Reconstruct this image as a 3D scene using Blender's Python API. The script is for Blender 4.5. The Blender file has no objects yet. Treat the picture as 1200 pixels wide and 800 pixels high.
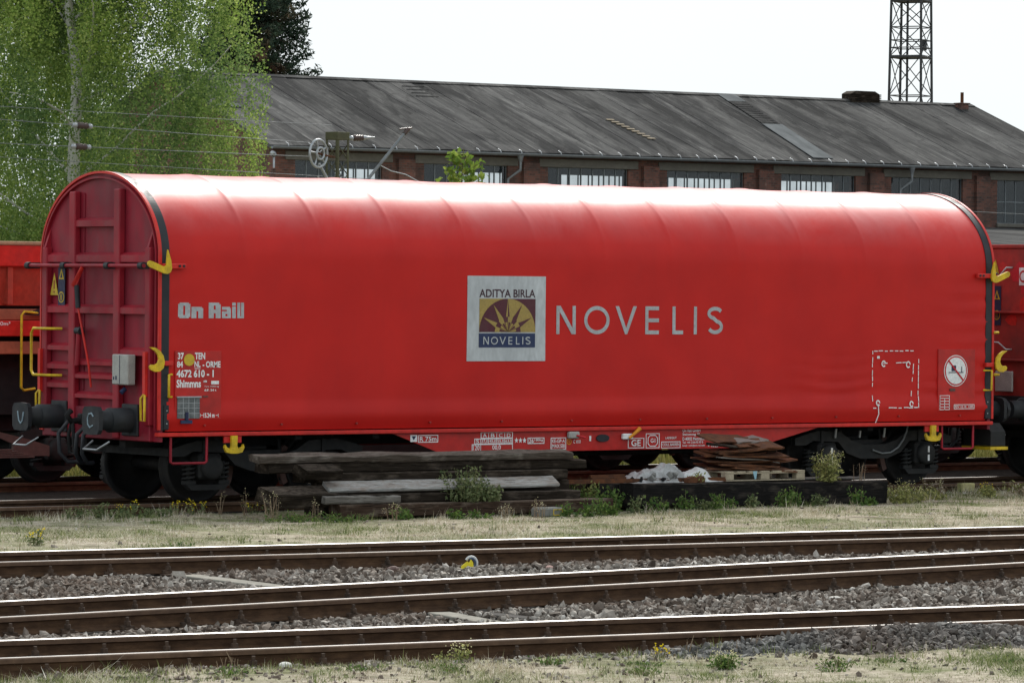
import bpy, math, random
import numpy as np
from mathutils import Vector, Matrix
random.seed(7); RNG = np.random.default_rng(7)
scene = bpy.context.scene
COL = scene.collection
R = math.radians

# ------------------------------------------------------------------ camera, sky, sun, exposure
cam_d = bpy.data.cameras.new('camera'); cam = bpy.data.objects.new('camera', cam_d); COL.objects.link(cam)
cam_d.sensor_width = 36.0; cam_d.lens = 155.43; cam_d.clip_start = 0.5; cam_d.clip_end = 6000
yaw, pitch, roll = R(36.1711), R(-0.7018), R(0.5221)
fw = Vector((math.sin(yaw)*math.cos(pitch), math.cos(yaw)*math.cos(pitch), math.sin(pitch)))
rt = Vector((math.cos(yaw), -math.sin(yaw), 0)); up = rt.cross(fw)
r2 = rt*math.cos(roll)+up*math.sin(roll); u2 = up*math.cos(roll)-rt*math.sin(roll)
M = Matrix.Identity(4)
for i in range(3):
    M[i][0], M[i][1], M[i][2] = r2[i], u2[i], -fw[i]
M.translation = Vector((-35.8595, -48.3982, 2.7647))
cam.matrix_world = M
scene.camera = cam

SUN_EL, SUN_AZ = 42.0, 48.0      # azimuth clockwise from +Y, where the light comes from
sd = bpy.data.lights.new('sun', 'SUN'); so = bpy.data.objects.new('sun', sd); COL.objects.link(so)
sd.energy = 3.0; sd.angle = R(15); sd.color = (1.0, 0.965, 0.90)
sv = Vector((math.cos(R(SUN_EL))*math.sin(R(SUN_AZ)), math.cos(R(SUN_EL))*math.cos(R(SUN_AZ)), math.sin(R(SUN_EL))))
so.rotation_euler = (-sv).to_track_quat('-Z', 'Y').to_euler()
so.location = (0, 0, 60)
world = bpy.data.worlds.new('World'); scene.world = world; world.use_nodes = True
wn = world.node_tree; wn.nodes.clear()
def wnode(t, **k):
    n = wn.nodes.new(t)
    for a, b in k.items(): setattr(n, a, b)
    return n
sky = wnode('ShaderNodeTexSky', sky_type='NISHITA', sun_disc=False, sun_elevation=R(SUN_EL), sun_rotation=R(SUN_AZ), dust_density=4.0)
wtc = wnode('ShaderNodeTexCoord'); wno = wnode('ShaderNodeTexNoise'); wno.inputs['Scale'].default_value = 3.0; wno.inputs['Detail'].default_value = 5
wr = wnode('ShaderNodeValToRGB')
wr.color_ramp.elements[0].position = .3; wr.color_ramp.elements[0].color = (7.05, 7.75, 8.15, 1)
wr.color_ramp.elements[1].position = .75; wr.color_ramp.elements[1].color = (7.9, 8.5, 8.8, 1)
wmx = wnode('ShaderNodeMix', data_type='RGBA'); wmx.inputs[0].default_value = .9
wbg = wnode('ShaderNodeBackground'); wbg.inputs['Strength'].default_value = 0.1
wo = wnode('ShaderNodeOutputWorld')
L = wn.links.new
L(wtc.outputs['Generated'], wno.inputs['Vector']); L(wno.outputs['Fac'], wr.inputs[0])
L(sky.outputs[0], wmx.inputs[6]); L(wr.outputs[0], wmx.inputs[7]); L(wmx.outputs[2], wbg.inputs['Color']); L(wbg.outputs[0], wo.inputs[0])
scene.view_settings.view_transform = 'Standard'; scene.view_settings.look = 'None'
scene.view_settings.gamma = 1; scene.view_settings.exposure = 0.38; scene.view_settings.use_curve_mapping = False
scene.render.engine = 'CYCLES'

# ------------------------------------------------------------------ materials
MATS = {}
def nmat(name):
    m = bpy.data.materials.new(name); m.use_nodes = True
    nt = m.node_tree; nt.nodes.clear()
    o = nt.nodes.new('ShaderNodeOutputMaterial'); b = nt.nodes.new('ShaderNodeBsdfPrincipled')
    nt.links.new(b.outputs[0], o.inputs[0]); MATS[name] = m
    return m, nt, b, o
def noise(nt, scale, detail=4, vec=None, rough=.55, dist=0):
    n = nt.nodes.new('ShaderNodeTexNoise'); n.inputs['Scale'].default_value = scale; n.inputs['Detail'].default_value = detail
    n.inputs['Roughness'].default_value = rough; n.inputs['Distortion'].default_value = dist
    if vec is not None: nt.links.new(vec, n.inputs['Vector'])
    return n.outputs['Fac']
def ramp(nt, fac, stops):
    r = nt.nodes.new('ShaderNodeValToRGB'); e = r.color_ramp.elements
    while len(e) > 1: e.remove(e[-1])
    for i, (p, c) in enumerate(stops):
        if i == 0: e[0].position = p; q = e[0]
        else: q = e.new(p)
        c = (c, c, c) if isinstance(c, (int, float)) else c
        q.color = (c[0], c[1], c[2], 1)
    nt.links.new(fac, r.inputs[0]); return r.outputs[0]
def mixc(nt, fac, a, b, mode='MIX'):
    m = nt.nodes.new('ShaderNodeMix'); m.data_type = 'RGBA'; m.blend_type = mode
    for s, v in ((0, fac), (6, a), (7, b)):
        if isinstance(v, (int, float)): m.inputs[s].default_value = v
        elif isinstance(v, tuple): m.inputs[s].default_value = (v[0], v[1], v[2], 1)
        else: nt.links.new(v, m.inputs[s])
    return m.outputs[2]
def coords(nt, scale=(1, 1, 1), kind='Object', rot=(0, 0, 0)):
    t = nt.nodes.new('ShaderNodeTexCoord'); mp = nt.nodes.new('ShaderNodeMapping')
    mp.inputs['Scale'].default_value = scale; mp.inputs['Rotation'].default_value = rot
    nt.links.new(t.outputs[kind], mp.inputs[0]); return mp.outputs[0]
def worldpos(nt, scale=(1, 1, 1)):
    t = nt.nodes.new('ShaderNodeNewGeometry'); mp = nt.nodes.new('ShaderNodeMapping'); mp.inputs['Scale'].default_value = scale
    nt.links.new(t.outputs['Position'], mp.inputs[0]); return mp.outputs[0]
def island(nt):
    return nt.nodes.new('ShaderNodeNewGeometry').outputs['Random Per Island']
def objrand(nt):
    return nt.nodes.new('ShaderNodeObjectInfo').outputs['Random']
def bump(nt, b, h, strength=.3, dist=.01):
    n = nt.nodes.new('ShaderNodeBump'); n.inputs['Strength'].default_value = strength; n.inputs['Distance'].default_value = dist
    nt.links.new(h, n.inputs['Height']); nt.links.new(n.outputs[0], b.inputs['Normal'])
def paint(name, c, rough=.5, dirt=(.05, .04, .035), amt=.35, scale=2.0, metal=0.0, sc3=(1, 1, 1), bmp=.1, spec=.3):
    """painted or plain surface: slight tone change, dirt in noise patches, fine relief"""
    m, nt, b, o = nmat(name)
    v = worldpos(nt, sc3)
    a = ramp(nt, noise(nt, scale, 6, v), [(.38, 0), (.75, amt)])
    c2 = mixc(nt, ramp(nt, noise(nt, scale*6, 4, v), [(.3, 0), (.7, 1)]), tuple(x*.82 for x in c), tuple(min(1, x*1.12) for x in c))
    nt.links.new(mixc(nt, a, c2, dirt), b.inputs['Base Color'])
    nt.links.new(ramp(nt, noise(nt, scale*3, 4, v), [(.3, max(.04, rough-.1)), (.7, min(1, rough+.15))]), b.inputs['Roughness'])
    b.inputs['Metallic'].default_value = metal; b.inputs['Specular IOR Level'].default_value = spec
    if bmp: bump(nt, b, noise(nt, scale*22, 3, v), bmp, .004)
    return m
def multi(name, stops, scale=3.0, rough=.9, sc3=(1, 1, 1), bmp=.4, bscale=40, detail=8, obj=False, rnd=0.0, dist=.01, spec=.3):
    m, nt, b, o = nmat(name)
    v = coords(nt, sc3) if obj else worldpos(nt, sc3)
    c = ramp(nt, noise(nt, scale, detail, v, .65), stops)
    if rnd:
        c = mixc(nt, 1.0, c, ramp(nt, objrand(nt), [(0, 1-rnd), (1, 1+rnd*.6)]), 'MULTIPLY')
    nt.links.new(c, b.inputs['Base Color']); b.inputs['Roughness'].default_value = rough
    b.inputs['Specular IOR Level'].default_value = spec
    if bmp: bump(nt, b, noise(nt, bscale, 5, v), bmp, dist)
    return m

# red hood tarpaulin: PVC with dust that settled on top, faint seams and long stains
def tarp_mat():
    m, nt, b, o = nmat('red_tarpaulin')
    v = worldpos(nt)
    t = nt.nodes.new('ShaderNodeNewGeometry'); s = nt.nodes.new('ShaderNodeSeparateXYZ'); nt.links.new(t.outputs['Position'], s.inputs[0])
    base = mixc(nt, ramp(nt, noise(nt, 1.3, 7, v), [(.3, 0), (.7, 1)]), (.47, .013, .011), (.56, .017, .013))
    fine = ramp(nt, noise(nt, 9, 6, worldpos(nt, (1, 1, .25))), [(.52, 0), (.8, .16)])
    base = mixc(nt, fine, base, (.36, .02, .02))
    zt = ramp(nt, nt_map(nt, s.outputs[2], 3.35, 4.05), [(0, 0), (1, 1)])
    d = nt.nodes.new('ShaderNodeMath'); d.operation = 'MULTIPLY'; nt.links.new(zt, d.inputs[0])
    nt.links.new(ramp(nt, noise(nt, 1.1, 8, worldpos(nt, (1.1, .7, .7)), .6, .6), [(.32, .03), (.7, .5)]), d.inputs[1])
    base = mixc(nt, d.outputs[0], base, (.60, .34, .35))
    nt.links.new(base, b.inputs['Base Color'])
    nt.links.new(ramp(nt, noise(nt, 2.2, 6, v), [(.3, .50), (.75, .62)]), b.inputs['Roughness'])
    b.inputs['Specular IOR Level'].default_value = .12
    b.inputs['Coat Weight'].default_value = .42; b.inputs['Coat Roughness'].default_value = .33; b.inputs['Coat IOR'].default_value = 1.27
    bump(nt, b, noise(nt, 2.4, 4, worldpos(nt, (.5, 1, 2.4))), .10, .015)
def nt_map(nt, sock, a, b_):
    n = nt.nodes.new('ShaderNodeMapRange'); n.inputs[1].default_value = a; n.inputs[2].default_value = b_
    nt.links.new(sock, n.inputs[0]); return n.outputs[0]
tarp_mat()
paint('red_paint', (.52, .020, .016), .42, (.10, .03, .028), .45, 1.4)
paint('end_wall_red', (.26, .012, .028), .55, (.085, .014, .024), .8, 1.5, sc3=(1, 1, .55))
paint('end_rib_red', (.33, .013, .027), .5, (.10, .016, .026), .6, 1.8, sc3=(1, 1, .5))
paint('bright_red', (.62, .025, .018), .42, (.2, .03, .03), .4, 2)
paint('old_red', (.42, .035, .028), .6, (.10, .035, .03), .7, 1.6)
paint('pale_red', (.50, .06, .035), .6, (.16, .06, .045), .6, 2.5)
paint('rust_orange', (.42, .13, .07), .8, (.16, .06, .04), .6, 3)
paint('tan_wood', (.42, .28, .17), .85, (.2, .12, .08), .5, 4)
paint('black_rubber', (.018, .02, .026), .5, (.05, .05, .05), .4, 3)
paint('underframe_black', (.010, .010, .011), .8, (.022, .02, .018), .5, 3)
paint('bogie_grey', (.016, .017, .018), .7, (.03, .027, .024), .55, 4)
paint('buffer_black', (.018, .021, .025), .55, (.035, .032, .032), .5, 4)
paint('wheel_steel', (.012, .012, .013), .65, (.028, .022, .018), .5, 4)
paint('brown_steel', (.13, .075, .065), .75, (.06, .045, .04), .6, 4)
paint('yellow_paint', (.72, .49, .02), .5, (.20, .13, .03), .6, 9)
paint('white_paint', (.82, .84, .84), .5, (.45, .42, .4), .35, 6)
paint('chalk_white', (.62, .70, .72), .9, (.2, .22, .22), .5, 20)
paint('chalk_blue', (.30, .40, .46), .9, (.1, .12, .14), .6, 30)
paint('silver_foil', (.50, .53, .55), .38, (.34, .36, .38), .6, 3, .25, (1, 1, .35))
paint('silver_letter', (.42, .45, .47), .42, (.32, .26, .27), .6, 5, .2)
paint('logo_gold', (.36, .26, .075), .5, (.24, .18, .07), .4, 6)
paint('logo_maroon', (.085, .018, .03), .5, (.10, .05, .05), .4, 6)
paint('logo_blue', (.02, .035, .10), .5, (.06, .07, .1), .3, 6)
paint('logo_dark', (.05, .02, .03), .5, (.07, .05, .05), .3, 6)
paint('cabinet_grey', (.40, .40, .375), .5, (.22, .21, .2), .5, 9)
paint('label_navy', (.02, .025, .07), .5, (.04, .04, .06), .3, 9)
paint('label_red', (.55, .02, .03), .5, (.3, .03, .03), .3, 9)
paint('warn_yellow', (.60, .42, .03), .5, (.25, .18, .05), .5, 9)
paint('orange_paint', (.75, .30, .02), .45, (.3, .12, .02), .4, 9)
paint('galvanised', (.38, .40, .42), .4, (.2, .2, .2), .4, 5, .6)
paint('zinc_grey', (.20, .215, .225), .5, (.10, .10, .10), .5, 3, .3)
paint('bright_steel', (.55, .56, .57), .35, (.3, .28, .27), .3, 6, .7)
paint('mast_green', (.085, .085, .045), .75, (.045, .04, .03), .6, 3)
paint('tower_steel', (.035, .038, .042), .6, (.05, .045, .04), .3, 1)
paint('clear_grey_glass', (.10, .115, .12), .2, (.3, .3, .3), .5, 12)
paint('lintel_concrete', (.15, .14, .118), .85, (.09, .085, .075), .7, 1.2, sc3=(1, 1, 2))
paint('window_steel', (.17, .19, .20), .6, (.06, .06, .06), .4, 2)
paint('dark_interior', (.025, .027, .03), .9, (.015, .015, .015), .5, 1)
paint('insulator_brown', (.07, .045, .04), .3, (.04, .03, .03), .3, 20)
paint('concrete_board', (.25, .235, .20), .95, (.10, .09, .075), .7, 7, bmp=.4)
paint('pale_stone', (.62, .60, .55), .9, (.35, .33, .3), .5, 14, bmp=.5)
paint('grey_stone', (.20, .20, .19), .9, (.10, .1, .09), .5, 14, bmp=.5)
paint('pink_stone', (.50, .33, .29), .9, (.3, .2, .18), .5, 14, bmp=.5)
paint('yellow_block', (.40, .36, .17), .9, (.2, .17, .09), .6, 14, bmp=.5)
paint('litter_yellow', (.75, .62, .03), .5, (.4, .3, .05), .3, 20)
paint('litter_white', (.55, .56, .56), .6, (.4, .4, .4), .4, 14)
paint('litter_blue', (.04, .07, .14), .5, (.1, .1, .1), .3, 14)
paint('white_plastic', (.36, .365, .365), .55, (.16, .155, .15), .75, 9, bmp=.3)
paint('rust_plate', (.125, .048, .020), .95, (.028, .017, .013), .85, 9, bmp=.4)
paint('grey_plate', (.19, .17, .155), .7, (.2, .16, .13), .6, 6, bmp=.3)
paint('pallet_wood', (.42, .36, .26), .9, (.2, .16, .12), .6, 8, bmp=.3)
paint('pale_blue_paint', (.28, .50, .60), .6, (.3, .3, .3), .4, 9)

# rusty rail with polished running surface
multi('rail_rust', [(.25, (.034, .018, .010)), (.45, (.060, .033, .019)), (.6, (.085, .047, .026)), (.8, (.13, .075, .042))], 6, .85, (1, 1, 3), .4, 60, spec=.15)
m, nt, b, o = nmat('rail_polished')
nt.links.new(ramp(nt, noise(nt, 6, 5, worldpos(nt)), [(.3, (.32, .31, .30)), (.7, (.50, .485, .465))]), b.inputs['Base Color'])
b.inputs['Metallic'].default_value = .9; b.inputs['Roughness'].default_value = .5
multi('rail_edge', [(.25, (.065, .036, .022)), (.75, (.15, .09, .056))], 9, .65, (1, 1, 1), .2, 60)
multi('fastening_rust', [(.3, (.026, .017, .012)), (.7, (.105, .066, .044))], 12, .8, (1, 1, 1), .3, 60)
multi('sleeper_wood', [(.25, (.020, .017, .015)), (.5, (.055, .048, .042)), (.75, (.13, .12, .11))], 2.5, .95, (1, 8, 8), .5, 30, obj=True, rnd=.35)
multi('concrete_sleeper', [(.3, (.25, .24, .21)), (.7, (.40, .38, .34))], 5, .95, (1, 1, 1), .4, 30)

def timber_mat(name, stops, pale, amt):
    m, nt, b, o = nmat(name)
    v = coords(nt, (1.1, 20, 20)); v2 = coords(nt, (2.2, 5, 5))
    g = noise(nt, 3.2, 8, v, .65, .4)
    c = ramp(nt, g, stops)
    c = mixc(nt, ramp(nt, noise(nt, 1.6, 6, v2), [(.52, 0), (.72, amt)]), c, pale)
    c = mixc(nt, ramp(nt, noise(nt, 10, 5, coords(nt, (.35, 9, 9)), .6, .6), [(.57, 0), (.63, .85)]), c, (.007, .006, .005))
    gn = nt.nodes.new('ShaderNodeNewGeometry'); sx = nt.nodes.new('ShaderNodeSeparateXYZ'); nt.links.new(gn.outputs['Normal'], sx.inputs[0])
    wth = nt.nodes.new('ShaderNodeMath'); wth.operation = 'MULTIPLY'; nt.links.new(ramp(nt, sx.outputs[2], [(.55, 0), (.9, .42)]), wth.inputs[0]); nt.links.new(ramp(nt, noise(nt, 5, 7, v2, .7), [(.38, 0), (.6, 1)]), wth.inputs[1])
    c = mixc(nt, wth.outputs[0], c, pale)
    c = mixc(nt, 1.0, c, ramp(nt, objrand(nt), [(0, .7), (1, 1.25)]), 'MULTIPLY')
    nt.links.new(c, b.inputs['Base Color']); b.inputs['Roughness'].default_value = .95; b.inputs['Specular IOR Level'].default_value = .08
    bump(nt, b, g, .7, .012)
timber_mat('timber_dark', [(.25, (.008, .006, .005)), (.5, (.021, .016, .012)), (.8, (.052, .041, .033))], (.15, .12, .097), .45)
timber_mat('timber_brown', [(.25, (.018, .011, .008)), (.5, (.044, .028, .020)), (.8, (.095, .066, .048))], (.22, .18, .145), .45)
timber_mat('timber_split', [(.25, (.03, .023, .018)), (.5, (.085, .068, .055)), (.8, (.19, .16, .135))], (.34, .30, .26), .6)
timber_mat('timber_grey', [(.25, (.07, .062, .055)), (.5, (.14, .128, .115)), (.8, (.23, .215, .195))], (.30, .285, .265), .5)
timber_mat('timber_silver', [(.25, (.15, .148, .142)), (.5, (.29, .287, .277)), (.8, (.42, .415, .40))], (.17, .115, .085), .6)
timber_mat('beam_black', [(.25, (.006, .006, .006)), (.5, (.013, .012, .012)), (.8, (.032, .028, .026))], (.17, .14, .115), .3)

# ground
def ground_mat():
    m, nt, b, o = nmat('dry_ground')
    v = worldpos(nt)
    c = ramp(nt, noise(nt, 9, 9, v, .7), [(.25, (.11, .086, .06)), (.42, (.28, .238, .18)), (.6, (.44, .39, .305)), (.8, (.58, .535, .44))])
    g = ramp(nt, noise(nt, .9, 7, v, .65), [(.44, 0), (.64, .8)])
    c = mixc(nt, ramp(nt, noise(nt, 1.9, 8, v, .7), [(.5, 0), (.66, .85)]), c, (.085, .066, .048))
    c = mixc(nt, g, c, ramp(nt, noise(nt, 14, 6, v), [(.3, (.055, .075, .02)), (.7, (.17, .19, .07))]))
    nt.links.new(c, b.inputs['Base Color']); b.inputs['Roughness'].default_value = .95; b.inputs['Specular IOR Level'].default_value = .1
    bump(nt, b, noise(nt, 30, 6, v), .6, .03)
ground_mat()
multi('ballast_base', [(.25, (.022, .019, .017)), (.5, (.06, .052, .045)), (.8, (.14, .125, .11))], 12, .95, (1, 1, 1), .8, 25, dist=.03, spec=.15)
multi('trackbed_dirt', [(.25, (.012, .011, .010)), (.5, (.030, .026, .022)), (.8, (.06, .052, .045))], 10, .95, (1, 1, 1), .8, 25, dist=.03, spec=.1)
def stone_mat(name, stops):
    m, nt, b, o = nmat(name)
    c = ramp(nt, island(nt), stops)
    c = mixc(nt, 1.0, c, ramp(nt, noise(nt, 40, 4, worldpos(nt)), [(.3, .75), (.7, 1.2)]), 'MULTIPLY')
    c = mixc(nt, ramp(nt, noise(nt, .6, 4, worldpos(nt)), [(.40, 0), (.65, .6)]), c, (.13, .085, .06))
    nt.links.new(c, b.inputs['Base Color']); b.inputs['Roughness'].default_value = .9; b.inputs['Specular IOR Level'].default_value = .2
stone_mat('ballast_stone', [(0, (.05, .04, .033)), (.25, (.13, .108, .09)), (.55, (.235, .205, .178)), (.85, (.36, .325, .285)), (1, (.55, .515, .47))])
stone_mat('heap_stone', [(0, (.05, .048, .046)), (.4, (.11, .106, .101)), (.8, (.19, .184, .175)), (1, (.29, .28, .265))])
def blade_mat(name, stops, greens=None, gsc=.8, lo=.48, hi=.66, trans=.25):
    m, nt, b, o = nmat(name)
    c = ramp(nt, island(nt), stops)
    if greens:
        g = ramp(nt, noise(nt, gsc, 5, worldpos(nt)), [(lo, 0), (hi, 1)])
        c = mixc(nt, g, c, ramp(nt, island(nt), greens))
    nt.links.new(c, b.inputs['Base Color']); b.inputs['Roughness'].default_value = .75; b.inputs['Specular IOR Level'].default_value = .15
    if trans:
        t = nt.nodes.new('ShaderNodeBsdfTranslucent'); mx = nt.nodes.new('ShaderNodeMixShader'); mx.inputs[0].default_value = trans
        nt.links.new(c, t.inputs['Color']); nt.links.new(b.outputs[0], mx.inputs[1]); nt.links.new(t.outputs[0], mx.inputs[2]); nt.links.new(mx.outputs[0], o.inputs[0])
STRAW = [(0, (.22, .17, .115)), (.35, (.46, .395, .28)), (.7, (.64, .58, .45)), (1, (.80, .76, .66))]
GREEN = [(0, (.05, .085, .022)), (.5, (.13, .175, .05)), (1, (.30, .31, .13))]
blade_mat('dry_grass', STRAW, GREEN, 1.3, .42, .58)
blade_mat('straw_tuft', STRAW, None)
blade_mat('green_tuft', GREEN, None)
blade_mat('far_grass', [(0, (.16, .17, .04)), (.5, (.33, .31, .09)), (1, (.52, .47, .2))], GREEN, .5, .4, .7)
blade_mat('weed_leaf', [(0, (.04, .085, .022)), (.5, (.085, .15, .035)), (1, (.17, .24, .06))], trans=.3)
blade_mat('weed_pale', [(0, (.14, .16, .055)), (.5, (.26, .27, .09)), (1, (.42, .40, .16))], trans=.3)
blade_mat('weed_grey', [(0, (.06, .085, .035)), (.5, (.13, .165, .07)), (1, (.25, .27, .14))], trans=.3)
blade_mat('weed_dry', [(0, (.12, .085, .05)), (.6, (.3, .24, .16)), (1, (.5, .45, .36))], trans=.2)
blade_mat('yellow_flower', [(0, (.62, .46, .015)), (1, (.85, .68, .03))], trans=.2)
blade_mat('pale_flower', [(0, (.6, .56, .35)), (1, (.8, .74, .42))], trans=.2)
blade_mat('birch_leaf', [(0, (.15, .235, .05)), (.4, (.23, .335, .068)), (.75, (.33, .43, .10)), (1, (.48, .55, .18))],
          [(0, (.07, .13, .045)), (.5, (.115, .195, .062)), (1, (.20, .28, .11))], .38, .40, .60, .48)
blade_mat('sapling_leaf', [(0, (.10, .18, .03)), (.5, (.18, .28, .045)), (1, (.32, .40, .09))], trans=.4)
blade_mat('shrub_leaf', [(0, (.07, .14, .025)), (.5, (.13, .22, .035)), (1, (.24, .32, .06))], trans=.35)
blade_mat('spruce_needle', [(0, (.014, .028, .019)), (.5, (.03, .052, .034)), (1, (.06, .09, .052))],
          [(0, (.05, .03, .018)), (.5, (.12, .072, .042)), (1, (.2, .13, .08))], .55, .52, .66, .1)
multi('birch_bark', [(.3, (.07, .065, .06)), (.40, (.5, .49, .47)), (.8, (.75, .74, .71))], 4, .8, (1, 1, .35), .4, 30)
multi('dark_bark', [(.3, (.03, .024, .018)), (.7, (.075, .06, .045))], 6, .9, (1, 1, .3), .5, 30)
multi('green_stem', [(.3, (.08, .10, .035)), (.7, (.17, .16, .07))], 10, .8, (1, 1, 1), 0)
multi('dry_stem', [(.3, (.14, .085, .055)), (.7, (.34, .26, .17))], 10, .9, (1, 1, 1), 0)

# brick wall, courses about 8 cm
def brick_mat():
    m, nt, b, o = nmat('old_brick')
    t = nt.nodes.new('ShaderNodeTexCoord'); s = nt.nodes.new('ShaderNodeSeparateXYZ'); cb = nt.nodes.new('ShaderNodeCombineXYZ')
    nt.links.new(t.outputs['Object'], s.inputs[0])
    ad = nt.nodes.new('ShaderNodeMath'); nt.links.new(s.outputs[0], ad.inputs[0]); nt.links.new(s.outputs[1], ad.inputs[1])
    nt.links.new(ad.outputs[0], cb.inputs[0]); nt.links.new(s.outputs[2], cb.inputs[1])
    br = nt.nodes.new('ShaderNodeTexBrick'); nt.links.new(cb.outputs[0], br.inputs['Vector'])
    br.inputs['Scale'].default_value = 1.0; br.inputs['Brick Width'].default_value = .25; br.inputs['Row Height'].default_value = .083
    br.inputs['Mortar Size'].default_value = .009; br.inputs['Bias'].default_value = 0
    br.inputs['Color1'].default_value = (.19, .068, .046, 1); br.inputs['Color2'].default_value = (.055, .026, .021, 1); br.inputs['Mortar'].default_value = (.10, .09, .078, 1)
    v = coords(nt)
    c = mixc(nt, ramp(nt, noise(nt, 9, 3, v), [(.4, 0), (.65, .6)]), br.outputs['Color'], (.17, .072, .05))
    c = mixc(nt, ramp(nt, noise(nt, 1.1, 7, v), [(.42, 0), (.7, .8)]), c, (.035, .028, .025))
    c = mixc(nt, ramp(nt, noise(nt, 5, 6, v), [(.62, 0), (.75, .5)]), c, (.27, .19, .16))
    nt.links.new(c, b.inputs['Base Color']); b.inputs['Roughness'].default_value = .92
    bump(nt, b, br.outputs['Fac'], -.5, .01)
brick_mat()
# bitumen felt with streaks running down the slope (object Y is the slope direction)
def felt_mat(name, lo, hi):
    m, nt, b, o = nmat(name)
    v = worldpos(nt, (4.0, .25, .25)); v2 = worldpos(nt, (.55, .16, .16))
    c = ramp(nt, noise(nt, 1.5, 9, v, .7), [(.25, lo), (.55, tuple((a+c_)/2 for a, c_ in zip(lo, hi))), (.8, hi)])
    c = mixc(nt, ramp(nt, noise(nt, 1.3, 6, v2, .6, 1.0), [(.43, 0), (.58, .75)]), c, (.018, .018, .019))
    c = mixc(nt, ramp(nt, noise(nt, 9, 8, worldpos(nt, (1.6, .5, .5)), .7), [(.60, 0), (.8, .5)]), c, (.17, .165, .16))
    c = mixc(nt, ramp(nt, noise(nt, 2.2, 9, worldpos(nt, (.9, .9, .9)), .75, .5), [(.54, 0), (.66, .6)]), c, (.016, .016, .016))
    c = mixc(nt, ramp(nt, noise(nt, 4, 9, worldpos(nt, (1.3, .16, .16)), .7, .3), [(.56, 0), (.70, .6)]), c, (.19, .185, .175))
    c = mixc(nt, 1.0, c, ramp(nt, objrand(nt), [(0, .7), (1, 1.25)]), 'MULTIPLY')
    nt.links.new(c, b.inputs['Base Color']); b.inputs['Roughness'].default_value = 1; b.inputs['Specular IOR Level'].default_value = .06
    bump(nt, b, noise(nt, 3, 8, v), .5, .03)
felt_mat('roof_felt', (.036, .036, .037), (.145, .14, .134))
multi('roof_patch_grey', [(.3, (.08, .085, .088)), (.7, (.15, .158, .162))], 2.5, 1.0, (1, .4, .4), .2, 20, spec=.04)
multi('roof_lath', [(.3, (.13, .10, .07)), (.7, (.28, .23, .16))], 9, .9, (1, 1, 1), .2, 20)
def glass_mat():
    m, nt, b, o = nmat('window_glass')
    tr = nt.nodes.new('ShaderNodeBsdfTransparent'); tr.inputs['Color'].default_value = (.9, .93, .94, 1)
    gl = nt.nodes.new('ShaderNodeBsdfGlossy'); gl.inputs['Roughness'].default_value = .08
    df = nt.nodes.new('ShaderNodeBsdfDiffuse'); df.inputs['Color'].default_value = (.035, .05, .06, 1)
    m1 = nt.nodes.new('ShaderNodeMixShader'); m2 = nt.nodes.new('ShaderNodeMixShader')
    nt.links.new(ramp(nt, noise(nt, 1.5, 5, worldpos(nt)), [(.3, .12), (.7, .28)]), m1.inputs[0])
    nt.links.new(tr.outputs[0], m1.inputs[1]); nt.links.new(df.outputs[0], m1.inputs[2])
    m2.inputs[0].default_value = .035; nt.links.new(m1.outputs[0], m2.inputs[1]); nt.links.new(gl.outputs[0], m2.inputs[2])
    nt.links.new(m2.outputs[0], o.inputs[0])
glass_mat()

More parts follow.
